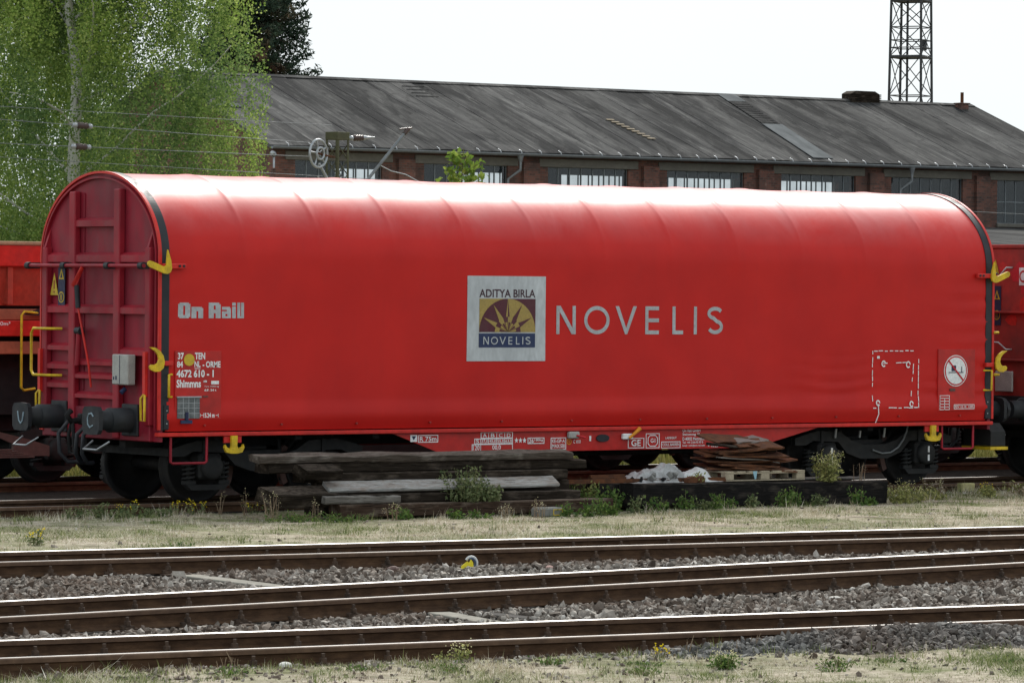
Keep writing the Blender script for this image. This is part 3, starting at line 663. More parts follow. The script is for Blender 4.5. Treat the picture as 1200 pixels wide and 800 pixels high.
# ------------------------------------------------------------------ lattice tower far behind
tw = thing('lattice_tower', 'tall slender steel lattice tower rising behind the hall roof', 'tower', (120.8, 130.0, -.12), 0)
ta = -yaw+R(20.9)
def corner(k, z):
    h = 1.27*(1-(z-13)*.0135)
    a = ta+k*math.pi/2; return Vector((h*math.cos(a), h*math.sin(a), z))
for k in range(4):
    mb = MB(); mb.tube([corner(k, 0), corner(k, 26)], [.085, .07], 6); mb.build('leg', 'tower_steel', tw)
lv = [0, 3, 6, 8.6, 11.0, 13.3, 15.4, 16.95, 18.4, 20, 22, 24, 26]
for i, (z0, z1) in enumerate(zip(lv[:-1], lv[1:])):
    mb = MB()
    for k in range(4):
        mb.cyl(corner(k, z0), corner(k+1, z1), .028, n=5); mb.cyl(corner(k+1, z0), corner(k, z1), .028, n=5)
        mb.cyl(corner(k, z1), corner(k+1, z1), .045 if i % 2 else .03, n=5)
    mb.build('bracing', 'tower_steel', tw)
mb = MB(); mb.cyl((-.25, 0, 0), (-.25, 0, 25.5), .07, n=6); mb.build('centre_pole', 'tower_steel', tw)
for z0 in (15.36, 18.36):
    mb = MB()
    for k in range(4): mb.cyl(corner(k, z0), corner(k+1, z0), .075, n=5)
    mb.add([corner(k, z0) for k in range(4)]+[corner(k, z0+.05) for k in range(4)], [(0,1,2,3),(4,5,6,7),(0,1,5,4),(1,2,6,5),(2,3,7,6),(3,0,4,7)]); mb.build('platform', 'tower_steel', tw)
mb = MB()
for k in range(4):
    for h in (.45, .85): mb.cyl(corner(k, 15.4+h), corner(k+1, 15.4+h), .03, n=5)
mb.build('guard_rail', 'tower_steel', tw)
mb = MB(); mb.bbox(.2, .5, -.75, -.5, 15.7, 16.3, .03); mb.build('equipment_box', 'tower_steel', tw)

# ------------------------------------------------------------------ the red hooded wagon
wag = thing('hooded_wagon', 'long red freight wagon with rounded tarpaulin hood and silver lettering', 'freight wagon')
HW, ZC, RA = 1.45, 3.10, 1.073
def prof(t, w=HW, zc=ZC, r=RA, zb=.93):
    """half outline, t 0 (bottom, near side) .. 1 (apex) .. 2 (bottom, far side)"""
    s = 1
    if t > 1: t = 2-t; s = -1
    if t < .45: return (-w*s, zb+(zc-zb)*t/.45)
    a = (t-.45)/.55*math.pi/2; return (-w*math.cos(a)*s, zc+r*math.sin(a))
# hood: bows every 1.14 m, tarpaulin sagging a little between them
bows = np.linspace(-6.86, 6.86, 13); st = []
for i in range(12):
    st += list(bows[i]+(bows[i+1]-bows[i])*np.array([0, .02, .04, .07, .12, .2, .3, .4, .5, .6, .7, .8, .88, .93, .96, .98]))
st.append(bows[-1]); st = np.array(st)
TT = np.concatenate([np.linspace(0, .12, 14), np.linspace(.12, .45, 26)[1:], np.linspace(.45, 1, 34)[1:]]); TT = np.concatenate([TT, 2-TT[::-1][1:]])
from mathutils import noise as mn
def side_off(x, z):
    """how far the hanging tarpaulin stands out from the flat side at (x, z)"""
    # hem: bulges outwards just above the sill, then turns in
    hem = 0
    if z < 1.30:
        q = (1.30-z)/.37
        hem = .022*math.sin(min(1, q)*math.pi*.9)-.035*max(0, q-.55)/.45
    # wrinkles gathered at both ends and around the patched pocket
    e = math.exp(-((6.86-x)/.75)**2)+.35*math.exp(-((x+6.86)/.5)**2)
    wr_ = .006*e*(math.sin(z*27+3*math.sin(x*2.2))+.6*math.sin(z*51+x*3))*max(0, min(1, (3.3-z)/.6))
    d2 = math.exp(-((x-4.1)/.75)**2-((z-1.55)/.33)**2)+.7*math.exp(-((x-5.85)/.25)**2-((z-1.5)/.3)**2)
    wr_ += .007*d2*math.sin(z*36+1.4*math.sin(x*3.5))
    lng = .004*math.sin(x*.9+z*1.2)+.003*math.sin(x*2.1-z*2.6)
    irr = .0045*mn.noise(Vector((x*.9, z*.55, 3.1)))+.0025*mn.noise(Vector((x*2.3, z*1.1, 7.7)))
    return hem+wr_+lng+irr
def hood_surface(xs, ts):
    V = []
    for x in xs:
        ph = (x+6.86)/1.14333; fr = ph-math.floor(ph)
        bow = math.sin(math.pi*fr)
        sh = max(0, 1-abs(fr-.5)*2)
        for t in ts:
            y, z = prof(t); n = 1.0
            tt = t if t <= 1 else 2-t
            up_ = max(0, min(1, (tt-.40)/.25))
            sag = .009*bow*up_
            ridge = .006*math.exp(-((fr if fr < .5 else 1-fr)*1.143/.035)**2)*up_
            off = -sag+ridge+side_off(x, z)
            if t < .45 or t > 1.55: ny_, nz_ = (-1 if t < 1 else 1), 0
            else:
                a = (tt-.45)/.55*math.pi/2; ny_, nz_ = -math.cos(a)*RA, math.sin(a)*HW; l = math.hypot(ny_, nz_); ny_, nz_ = ny_/l*(1 if t <= 1 else -1), nz_/l
            V.append((x, y+ny_*off, z+nz_*off))
    return np.array(V)
V = hood_surface(st, TT); nt_ = len(TT); ns = len(st)
I = (np.arange(ns-1)[:, None]*nt_+np.arange(nt_-1)[None, :]).ravel()
hood = link('hood', np_mesh('hood', V, np.stack([I, I+nt_, I+nt_+1, I+1], 1), 'red_tarpaulin', True), wag)
# weather strips at the hood ends (black), and red end rims
def profile_ring(x0, x1, w0, w1, name, mat, parent, zb=.95, n=140):
    mb = MB(); ts = [2*i/n for i in range(n+1)]
    A = [prof(t, HW+w0, ZC, RA+w0, zb) for t in ts]; B = [prof(t, HW+w1, ZC, RA+w1, zb) for t in ts]
    for k in range(n):
        a0, a1, b0, b1 = A[k], A[k+1], B[k], B[k+1]
        q = lambda p, x: (x, p[0], p[1])
        mb.add([q(b0, x0), q(b1, x0), q(b1, x1), q(b0, x1)], [(0, 1, 2, 3)], 0, True)
        mb.add([q(a0, x0), q(a1, x0), q(b1, x0), q(b0, x0)], [(0, 1, 2, 3)]); mb.add([q(a0, x1), q(a1, x1), q(b1, x1), q(b0, x1)], [(0, 1, 2, 3)])
        mb.add([q(a0, x0), q(a1, x0), q(a1, x1), q(a0, x1)], [(0, 1, 2, 3)], 0, True)
    for p, o_ in ((0, 0), (n, n)):
        mb.add([q(A[p], x0), q(B[p], x0), q(B[p], x1), q(A[p], x1)], [(0, 1, 2, 3)])
    return mb.build(name, mat, parent, fix=False)
for s in (-1, 1):
    a, b_ = sorted((s*6.83, s*6.945)); profile_ring(a, b_, -.06, .010, 'weather_strip', 'black_rubber', wag)
    a, b_ = sorted((s*6.947, s*6.985)); profile_ring(a, b_, -.012, .018, 'end_rim', 'bright_red', wag)
# ---- end walls
def end_wall(s):
    X = lambda d: s*(6.95+d)
    mb = MB(); poly = [prof(2*i/60, HW-.014, ZC, RA-.014, .80) for i in range(61)]
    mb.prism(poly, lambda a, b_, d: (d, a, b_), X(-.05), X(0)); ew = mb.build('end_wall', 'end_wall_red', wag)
    # framing flange close to the rim
    fl = MB(); n = 60
    for k in range(n):
        p = [prof(2*(k+j)/n, HW-.05, ZC, RA-.05, .95) for j in (0, 1)]; q = [prof(2*(k+j)/n, HW-.075, ZC, RA-.075, .95) for j in (0, 1)]
        vs = [(X(d), a[0], a[1]) for d in (0.0, .045) for a in (p[0], p[1], q[1], q[0])]
        fl.add(vs, [(4, 5, 6, 7), (0, 1, 5, 4), (2, 3, 7, 6)])
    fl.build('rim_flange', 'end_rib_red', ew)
    def post(y0, y1, z0, z1, d=.09, mat='end_rib_red'):
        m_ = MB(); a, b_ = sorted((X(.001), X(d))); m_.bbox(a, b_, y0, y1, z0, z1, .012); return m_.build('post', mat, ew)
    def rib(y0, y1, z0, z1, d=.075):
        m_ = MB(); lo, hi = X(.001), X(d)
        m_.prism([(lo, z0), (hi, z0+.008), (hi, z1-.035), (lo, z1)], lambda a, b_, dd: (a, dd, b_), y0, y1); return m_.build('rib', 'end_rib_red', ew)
    ztop = lambda y: ZC+(RA-.11)*math.sqrt(max(0, 1-(y/(HW-.11))**2))
    for y in (.58, -.52): post(y-.075, y+.075, .82, ztop(abs(y)+.075)-.005)
    for y in (1.27, -1.27):
        post(y-.06, y+.06, 1.0, 3.22, .09)
        m_ = MB(); m_.prism([(X(.002), 3.221), (X(.085), 3.221), (X(.002), 3.46)], lambda a, b_, d: (a, d, b_), y-.02, y+.02); m_.build('gusset', 'end_rib_red', ew)
    rib(-.445, .505, 3.48, 3.60); rib(-.445, .505, 3.03, 3.16); rib(.655, 1.21, 3.03, 3.16); rib(-1.21, -.595, 3.03, 3.16)
    for z0 in (2.38,): rib(-.445, .505, z0, z0+.12); rib(.655, 1.21, z0, z0+.12); rib(-1.21, -.595, z0, z0+.12)
    for z0 in (1.90, 1.66, 1.42): rib(.655, 1.21, z0, z0+.10)
    for z0 in (1.72, 1.55, 1.30): rib(-.445, .505, z0, z0+.09)
    rib(-1.21, -.595, 1.86, 1.97)
    # seams of the sheet in the upper field
    for y in (.40, -.36): post(y-.012, y+.012, 1.4, ztop(.42)-.1, .012, 'end_wall_red')
    # locking shaft across the wall with clamps and yellow hooks
    m_ = MB(); m_.cyl((X(.19), 1.56, 2.99), (X(.19), -1.36, 2.99), .026, n=10); m_.build('locking_shaft', 'end_rib_red', wag)
    for y in (1.50, .60, -.48, -1.30):
        m_ = MB(); m_.cyl((X(.19), y-.045, 2.99), (X(.19), y+.045, 2.99), .045, n=10); a, b_ = sorted((X(.02), X(.19))); m_.box(a, b_, y-.02, y+.02, 2.95, 3.03); m_.build('shaft_clamp', 'black_rubber', wag)
    m_ = MB(); m_.tube([(X(.2), .12, 2.97), (X(.22), .30, 2.74), (X(.2), .27, 2.72)], [.03, .04, .03], 6); m_.tube([(X(.2), .26, 2.74), (X(.2), .22, 2.45)], .035, 6, mi=1); m_.tube([(X(.2), .22, 2.45), (X(.16), .02, 1.75), (X(.12), .02, 1.45)], .015, 6); m_.build('release_lever', ['bright_red', 'black_rubber'], wag)
    m_ = MB(); m_.tube([(X(.1), .36, 2.15), (X(.1), .40, 1.72)], .035, 8); m_.cyl((X(.1), .30, 2.16), (X(.1), .42, 2.16), .05, n=10, mi=1); m_.build('damper_rod', ['end_rib_red', 'black_rubber'], wag)
    # yellow hand rail on the far corner and steps of the coupler's stand
    for y in ((1.50, .92), (-1.02, -1.50)) if s > 0 else ((1.50, .92),):
        m_ = MB(); d = .14; m_.tube([(X(.02), y[1], 2.18), (X(d), y[1]+.06*(1 if y[0] > y[1] else -1), 2.18), (X(d), y[0]-.05, 2.18), (X(d), y[0], 2.12), (X(d), y[0], 1.64), (X(d), y[0]-.05, 1.58), (X(d), y[1]+.04, 1.58), (X(.02), y[1], 1.58)], .018, 8); m_.build('hand_rail', 'yellow_paint', wag)
    for y in (1.32, -1.27):
        m_ = MB(); m_.tube([(X(.11), y, 1.40), (X(.14), y-.045, 1.34), (X(.14), y-.045, 1.06), (X(.14), y+.045, 1.06), (X(.14), y+.045, 1.34), (X(.11), y, 1.40)], .017, 6); m_.build('pull_handle', 'yellow_paint', wag)
        m_ = MB(); a, b_ = sorted((X(.03), X(.13))); m_.box(a, b_, y-.03, y+.03, 1.36, 1.92); m_.build('lever_bar', 'bright_red', wag)
    # headstock and buffers
    m_ = MB(); a, b_ = sorted((X(-.02), X(.06))); m_.bbox(a, b_, -1.30, 1.30, .80, 1.20, .012); m_.build('headstock', 'end_wall_red', wag)
    for y in (.875, -.875):
        m_ = MB(); m_.bbox(*sorted((X(.06), X(.095))), y-.19, y+.19, .86, 1.26, .01)
        m_.lathe([(.155, 0), (.155, .30), (.135, .31), (.125, .31), (.125, .53)], (X(.095), y, 1.06), (s, 0, 0), 20)
        bf = m_.build('buffer', 'buffer_black', wag)
        m_ = MB(); oc = [(.16, .17), (.20, .12), (.205, 0), (.20, -.12), (.16, -.17), (0, -.18), (-.16, -.17), (-.20, -.12), (-.205, 0), (-.20, .12), (-.16, .17), (0, .18)]
        m_.prism([(a*1.0, c*1.0) for a, c in oc], lambda a, b2, d: (d, y+a, 1.06+b2), X(.60), X(.655)); bh = m_.build('buffer_head', 'buffer_black', bf)
        if s < 0:
            m_ = MB(); pts = [(.07, .05), (.03, .09), (-.04, .08), (-.07, .03), (-.06, -.05), (-.01, -.09), (.06, -.06)] if y < 0 else [(.09, .06), (.06, -.05), (.02, -.09), (-.03, -.05), (-.05, .03), (-.06, .07)]
            m_.tube([(X(.657), y-a, 1.06+c) for a, c in pts], .011, 5); m_.build('chalk_mark', 'chalk_blue', bf)
        m_ = MB(); m_.tube([(X(.5), y-.20, .80), (X(.66), y-.16, .70), (X(.66), y+.16, .70), (X(.5), y+.20, .80)], .013, 6); m_.build('shunter_grip', 'galvanised', wag)
    # draw hook and brake hoses
    m_ = MB(); m_.bbox(*sorted((X(.06), X(.30))), -.07, .07, .98, 1.12, .02); m_.tube([(X(.28), 0, 1.04), (X(.42), 0, 1.02), (X(.48), 0, 1.10), (X(.42), 0, 1.16)], .04, 8)
    m_.tube([(X(.40), 0, 1.05), (X(.42), .06, .85), (X(.40), .06, .62), (X(.40), -.06, .62), (X(.42), -.06, .85), (X(.40), 0, 1.05)], .024, 6); m_.build('draw_hook', 'underframe_black', wag)
    for y, sg in ((-.34, 1), (.34, -1), (-.18, 1)):
        m_ = MB(); m_.tube([(X(.08), y, 1.0), (X(.25), y, 1.02), (X(.42), y+.03*sg, .86), (X(.42), y+.06*sg, .62), (X(.32), y+.10*sg, .50), (X(.2), y+.16*sg, .50)], .028, 8); m_.build('brake_hose', 'black_rubber', wag)
    return ew
ewl = end_wall(-1); ewr = end_wall(1)
# cabinet, tag and warning plates on the left end
m_ = MB(); m_.bbox(-7.15, -7.03, -1.0, -.62, 1.50, 1.88, .012); m_.box(-7.153, -7.151, -.815, -.803, 1.51, 1.87, 1); m_.box(-7.153, -7.151, -.74, -.71, 1.56, 1.61, 1); m_.box(-7.153, -7.151, -.68, -.655, 1.56, 1.60, 1); m_.build('control_cabinet', ['cabinet_grey', 'label_navy'], wag)
m_ = MB(); m_.cyl((-7.06, -.80, 1.45), (-7.12, -.80, 1.40), .03, n=8); m_.build('blue_knob', 'logo_blue', wag)
m_ = MB(); m_.cyl((-7.05, -.77, 1.16), (-7.08, -.77, 1.16), .035, n=14); m_.cyl((-7.081, -.77, 1.16), (-7.086, -.77, 1.16), .014, n=10, mi=1); m_.build('round_tag', ['warn_yellow', 'white_paint'], wag)
def warn_plate(X, y, z, s, parent, faded=False):
    m_ = MB(); d = -.004
    if faded:
        m_.prism([(-.10, -.13), (.10, -.13), (0, .16)], lambda a, b_, q: (X+q, y+a, z+b_), 0, d); m_.box(X-.006, X-.0045, y-.012, y+.012, z-.05, z+.06, 1); m_.box(X-.006, X-.0045, y-.012, y+.012, z-.1, z-.075, 1)
        return m_.build('warning_sign', ['warn_yellow', 'end_wall_red'], parent)
    m_.box(X-.004, X, y-.085, y+.085, z-.29, z+.29, 0)
    m_.prism([(-.065, -.05), (.065, -.05), (0, .09)], lambda a, b_, q: (X+q, y+a, z+.14+b_), -.005, -.007, 1); m_.prism([(-.028, -.032), (.028, -.032), (0, .045)], lambda a, b_, q: (X+q, y+a, z+.14+b_), -.0075, -.009, 0)
    m_.cyl((X-.005, y, z-.14), (X-.007, y, z-.14), .072, n=20, mi=1); m_.cyl((X-.0075, y, z-.14), (X-.009, y, z-.14), .056, n=20, mi=0); m_.box(X-.0105, X-.0095, y-.02, y-.008, z-.18, z-.10, 1); m_.box(X-.0105, X-.0095, y+.008, y+.02, z-.18, z-.10, 1)
    return m_.build('warning_sign', ['label_navy', 'warn_yellow'], parent)
warn_plate(-6.985, 1.10, 2.74, 1, wag, True); warn_plate(-6.985, .915, 2.725, 1, wag)

# ---- yellow hooks on the hood corners
def hook(s, z, flip):
    m_ = MB(); f = -1 if flip else 1
    pts = [(-.16, .085), (-.195, .07), (-.20, .03), (-.17, -.005), (.08, -.10), (.14, -.105), (.19, -.075), (.21, -.02), (.195, .09), (.14, .25), (.125, .11), (.12, .02), (.08, .0), (-.12, .075)]
    m_.prism([(a, c*f) for a, c in pts], lambda a, b_, d: (s*(7.03-a*.85), d, z+b_*.85), -1.555, -1.525); m_.build('hood_hook', 'yellow_paint', wag)
    m_ = MB(); a, b_ = sorted((s*6.62, s*6.95)); m_.bbox(a, b_, -1.52, -1.462, z-.025, z+.04, .008); m_.build('hook_bracket', 'bright_red', wag)
    m_ = MB()
    for q in (6.66, 6.72): m_.cyl((s*q, -1.52, z+.01), (s*q, -1.534, z+.01), .016, n=8)
    m_.build('bracket_bolt', 'black_rubber', wag)
hook(-1, 2.98, False); hook(1, 2.98, False)
def lower_hook(s, z):
    pts = [(-.13, .17), (-.04, .165), (.04, .12), (.095, .05), (.115, -.03), (.10, -.115), (.04, -.165), (-.04, -.17), (-.11, -.14), (-.13, -.10), (-.10, -.07), (-.04, -.075), (.005, -.05), (.025, .0), (.01, .06), (-.04, .115)]
    m_ = MB(); m_.prism([(a, b_) for a, b_ in pts], lambda a, b_, d: (s*(7.05-a*.9), d, z+b_*.9+.05), -1.555, -1.525); m_.build('hood_hook', 'yellow_paint', wag)
    m_ = MB(); a, b_ = sorted((s*6.80, s*6.95)); m_.bbox(a, b_, -1.518, -1.462, z-.03, z+.03, .008); m_.build('hook_bracket', 'bright_red', wag)
lower_hook(-1, 1.78); lower_hook(1, 1.72)
for s, x0 in ((-1, 6.78), (1, 6.80)):
    m_ = MB(); m_.tube([(s*x0, -1.45, 1.64), (s*(x0+.09), -1.53, 1.64), (s*(x0+.09), -1.53, 1.36), (s*x0, -1.45, 1.36)], .016, 8); m_.build('grab_handle', 'yellow_paint', wag)
    m_ = MB(); a, b_ = sorted((s*6.83, s*6.90)); m_.bbox(a, b_, -1.475, -1.452, .96, 1.26, .004); m_.cyl((s*6.865, -1.476, 1.03), (s*6.865, -1.482, 1.03), .01, n=8, mi=1); m_.cyl((s*6.865, -1.476, 1.19), (s*6.865, -1.482, 1.19), .01, n=8, mi=1); m_.build('guide_plate', ['black_rubber', 'galvanised'], wag)

# ---- side sill and fish-bellied side plate
for s in (-1, 1):
    m_ = MB(); a, b_ = sorted((s*1.37, s*1.475)); m_.bbox(-6.98, 6.98, a, b_, .865, .915, .008); m_.build('side_sill', 'bright_red', wag)
    m_ = MB(); m_.prism([(-3.52, .863), (-3.40, .86), (-2.66, .60), (2.62, .60), (3.75, .86), (3.9, .863)], lambda a, b_, d: (a, d, b_), s*1.40, s*1.425); sp = m_.build('side_plate', 'red_paint', wag)
    if s < 0: plate = sp
    m_ = MB()
    for k in range(5):
        x_ = -2.2+k*1.05; m_.box(x_, x_+.012, *sorted((s*1.15, s*1.399)), .62, .86)
    m_.build('gusset', 'old_red', wag)
m_ = MB()
for k in range(12): m_.cyl((-6.3+k*1.15, -1.452, 1.005), (-6.3+k*1.15, -1.474, 1.005), .014, n=8)
m_.build('hem_rivet', 'old_red', hood)
m_ = MB()   # frame under the load bed
m_.box(-6.9, 6.9, -1.33, 1.33, .99, 1.08); m_.box(-6.9, 6.9, -.55, -.40, .70, .988); m_.box(-6.9, 6.9, .40, .55, .70, .988)
for x_ in np.linspace(-6, 6, 11): m_.box(x_-.05, x_+.05, -1.32, -.56, .80, .988); m_.box(x_-.05, x_+.05, .56, 1.32, .80, .988)
m_.build('underframe', 'underframe_black', wag)
m_ = MB(); m_.cyl((-1.0, .0, .62), (.4, .0, .62), .2, n=16); m_.cyl((-2.8, -.1, .5), (2.8, -.1, .5), .03, n=8); m_.build('brake_gear', 'underframe_black', wag)
# steps under the sill
for x0, x1 in ((-6.77, -6.24), (6.05, 6.64)):
    m_ = MB(); m_.tube([(x0, -1.42, .86), (x0, -1.42, .55), (x0+.03, -1.42, .53), (x1-.03, -1.42, .53), (x1, -1.42, .55), (x1, -1.42, .86)], .018, 6); m_.build('step', 'end_rib_red', wag)
for x_ in (-5.875, 5.83):
    m_ = MB(); pts = [(-.05, .17), (.05, .17), (.045, .04), (.07, -.0), (.13, .03), (.15, .06), (.165, .02), (.13, -.04), (.05, -.055), (-.05, -.055), (-.13, -.04), (-.165, .02), (-.15, .06), (-.13, .03), (-.07, 0), (-.045, .04)]
    m_.prism(pts, lambda a, b_, d: (x_+a*.9, d, .70+b_), -1.50, -1.46); m_.build('rope_hook', 'yellow_paint', wag)
    m_ = MB(); m_.box(x_-.13, x_+.13, -1.455, -1.43, .78, .862); m_.build('hook_plate', 'bright_red', wag)

# ---- bogies
def wheel_mesh():
    m_ = MB(); m_.lathe([(.10, -.09), (.16, -.02), (.38, .0), (.42, -.045), (.46, -.05), (.462, .04), (.465, .068), (.49, .072), (.488, .092), (.42, .10), (.40, .055), (.17, .05), (.10, .09)], (0, 0, 0), (0, 1, 0), 40)
    return m_.mesh('wheel', 'wheel_steel')
WHEEL = wheel_mesh()
def axlebox_mesh(mark):
    m_ = MB(); m_.bbox(-.17, .17, -.13, .12, -.15, .17, .03); m_.lathe([(.155, 0), (.155, .05), (.12, .075), (.05, .08)], (0, -.128, .0), (0, -1, 0), 24)
    for a in range(6): m_.cyl((.125*math.cos(a*1.047), -.17, .125*math.sin(a*1.047)), (.125*math.cos(a*1.047), -.192, .125*math.sin(a*1.047)), .014, n=6)
    if mark:
        for z0 in (-.10, .02): m_.box(-.016, .016, -.216, -.211, z0, z0+.085, 1)
    return m_.mesh('axle_box', ['bogie_grey', 'white_paint'])
AXB, AXM = axlebox_mesh(False), axlebox_mesh(True)
def spring_mesh():
    m_ = MB(); pts = []
    for i in range(54): a = i/53*2*math.pi*4.3; pts.append((.075*math.cos(a), .075*math.sin(a), -.12+.24*i/53))
    m_.tube(pts, .017, 6); m_.cyl((0, 0, -.12), (0, 0, .12), .035, n=8); return m_.mesh('spring', 'bogie_grey')
SPR = spring_mesh()
def frame_mesh():
    m_ = MB()
    for s in (-1, 1):
        y0, y1 = sorted((s*.93, s*1.07))
        up_ = [(-1.45, .70), (-1.30, .74), (-1.05, .80), (-.62, .78), (-.42, .66), (-.2, .60), (.2, .60), (.42, .66), (.62, .78), (1.05, .80), (1.30, .74), (1.45, .70)]
        lo = [(1.45, .60), (1.25, .60), (1.12, .66), (.66, .64), (.50, .48), (.25, .40), (-.25, .40), (-.50, .48), (-.66, .64), (-1.12, .66), (-1.25, .60), (-1.45, .60)]
        m_.prism(up_+lo, lambda a, b_, d: (a, d, b_), y0, y1)
        for sx in (-1, 1):      # spring carriers and bottom tie of the axle guards
            m_.prism([(sx*.58, .24), (sx*1.22, .24), (sx*1.14, .17), (sx*.66, .17)], lambda a, b_, d: (a, d, b_), y0+.01, y1-.01)
            m_.box(sx*.9-.33, sx*.9-.17, y0+.02, y1-.02, .245, .29); m_.box(sx*.9+.17, sx*.9+.33, y0+.02, y1-.02, .245, .29)
            m_.box(sx*.9-.09, sx*.9-.045, y0-.02, y1-.02, .62, .80)
        m_.box(-.28, .28, *sorted((s*.70, s*.928)), .50, .66)
    m_.box(-.22, .22, -.69, .69, .46, .70); m_.box(-1.46, -1.38, -1.0, 1.0, .60, .70); m_.box(1.38, 1.46, -1.0, 1.0, .60, .70)
    m_.cyl((0, 0, .70), (0, 0, .98), .25, n=20)
    for sx in (-1, 1):
        for s in (-1, 1):
            m_.tube([(sx*.36, s*.75, .80), (sx*.40, s*.75, .46), (sx*.40, s*.75, .26)], .03, 6)
    return m_.mesh('bogie', 'bogie_grey')
FRM = frame_mesh()
def shoe_mesh():
    m_ = MB(); A = arc(0, 0, .475, .475, -28, 28, 8); B = arc(0, 0, .55, .55, 28, -28, 8)
    m_.prism(A+B, lambda a, b_, d: (a, d, b_), -.045, .045); return m_.mesh('brake_block', 'brown_steel')
SHOE = shoe_mesh()
AXLE = MB().cyl((0, -.95, 0), (0, .95, 0), .085, n=14).mesh('axle', 'wheel_steel')
def bogie(parent, x, marks=False, y=0):
    f = link('bogie', FRM, parent, (x, y, 0))
    for sx in (-.9, .9):
        link('axle', AXLE, f, (sx, 0, .46))
        for s in (-1, 1):
            link('wheel', WHEEL, f, (sx, s*.75, .46), (0, 0, 0 if s < 0 else math.pi))
            link('axle_box', AXM if (marks and s < 0) else AXB, f, (sx, s*1.0, .46), (0, 0, 0 if s < 0 else math.pi))
            for q in (-.25, .25): link('spring', SPR, f, (sx+q, s*1.0, .41))
            link('brake_block', SHOE, f, (sx, s*.75, .46), (0, 0, math.pi if sx > 0 else 0))
    return f
bl_ = bogie(wag, -5.09); br_ = bogie(wag, 5.09, True)
m_ = MB(); m_.tube([(-.05, -1.09, .52), (.12, -1.10, .47), (.28, -1.10, .48), (.42, -1.10, .55), (.52, -1.10, .66), (.58, -1.10, .78), (.60, -1.10, .86)], .014, 8); m_.build('brake_hose', 'zinc_grey', br_)
for x_ in (-.75, -.3, .15):
    m_ = MB(); m_.cyl((x_, -1.10, .70), (x_, -1.12, .83), .02, n=6); m_.build('bolt', 'galvanised', br_)

# ---- writing and plates on the hood (side facing -Y)
YS = -1.470
pl = MB(); rc = (-6.7452, -6.0666, 1.0802, 1.9343); pl.bbox(rc[0], rc[1], -1.476, -1.42, rc[2], rc[3], .004); idp = pl.build('number_panel', 'red_paint', wag)
yp = -1.479
for body, rc in (('37', (-6.7112, -6.6237, 1.8281, 1.9133)), ('TEN', (-6.4608, -6.31, 1.8275, 1.9129)), ('84', (-6.7227, -6.6352, 1.7271, 1.8069)), ('NL', (-6.4661, -6.3782, 1.7315, 1.8062)), ('- ORME', (-6.3467, -6.0818, 1.7255, 1.8057)),
                 ('4672 610 - 1', (-6.7278, -6.1817, 1.6036, 1.6996)), ('Shimmns', (-6.7266, -6.3695, 1.4761, 1.5774)), ('ots', (-6.3321, -6.2817, 1.5409, 1.5709)), ('Tara 19000 kg', (-6.3188, -6.1043, 1.4741, 1.5009)), ('d.F. 24 t', (-6.3184, -6.1418, 1.4314, 1.4582)), ('15.24 m', (-6.328, -6.164, 1.1, 1.1589))):
    lettering(body, rc, yp, 'white_paint', idp, bold=.032 if len(body) < 13 else .0)
m_ = MB()
for rc in ((-6.4656, -6.3777, 1.7113, 1.7187), (-6.3783, -6.3342, 1.1268, 1.1332), (-6.1514, -6.1071, 1.1246, 1.131), (-6.3783, -6.3707, 1.1088, 1.1494), (-6.1134, -6.1059, 1.1062, 1.1469), (-6.2185, -6.1048, 1.5166, 1.5594)): m_.box(rc[0], rc[1], yp-.002, yp, rc[2], rc[3])
m_.build('white_mark', 'white_paint', idp)
rc = (-6.6233, -6.4666, 1.7479, 1.8971); m_ = MB(); m_.prism(arc((rc[0]+rc[1])/2, (rc[2]+rc[3])/2, (rc[1]-rc[0])/2, (rc[3]-rc[2])/2, 0, 360, 28)[:-1], lambda a, b_, d: (a, d, b_), yp, yp-.003); m_.build('yellow_disc', 'warn_yellow', idp)
rc = (-6.7174, -6.3917, 1.0924, 1.3483); m_ = MB(); m_.box(rc[0], rc[1], yp-.012, yp, rc[2], rc[3]); m_.bbox(rc[0]-.015, rc[1]+.02, yp-.03, yp, rc[3], rc[3]+.02, .004, 1)
for i in range(1, 4):
    x_ = rc[0]+(rc[1]-rc[0])*i/4; m_.box(x_-.004, x_+.004, yp-.016, yp-.0125, rc[2], rc[3], 1)
    z_ = rc[2]+(rc[3]-rc[2])*i/4; m_.box(rc[0], rc[1], yp-.015, yp-.0122, z_-.003, z_+.003, 1)
m_.build('label_holder', ['clear_grey_glass', 'galvanised'], idp)
rc = (-6.6658, -6.5031, 1.0288, 1.0714); m_ = MB(); m_.box(rc[0], rc[1], -1.50, -1.474, rc[2], rc[3]); m_.box((rc[0]+rc[1])/2-.02, (rc[0]+rc[1])/2+.02, -1.51, -1.48, rc[3], rc[3]+.1, 1); m_.build('seal_clip', ['logo_blue', 'label_navy'], idp)
rc = (-6.3428, -6.2673, 1.3571, 1.3732); m_ = MB(); m_.box(rc[0], rc[1], -1.492, -1.48, rc[2], rc[3]); m_.build('latch', 'brown_steel', idp)
def block(rc, cuts):
    """solid block letter with slots: outline minus slots built from strips"""
    x0, x1, z0, z1 = rc; xs = sorted({0, 1}|{c for q in cuts for c in (q[0], q[1])}); m_ = MB()
    for a, c in zip(xs[:-1], xs[1:]):
        segs = [(0.0, 1.0)]
        for q in cuts:
            if q[0] <= a and q[1] >= c: segs = [t for lo, hi in segs for t in ((lo, min(hi, q[2])), (max(lo, q[3]), hi)) if t[1]-t[0] > 1e-6]
        for lo, hi in segs: m_.box(x0+(x1-x0)*a, x0+(x1-x0)*c, YS-.002, YS, z0+(z1-z0)*lo, z0+(z1-z0)*hi)
    m_.build('letter', 'silver_letter', hood)
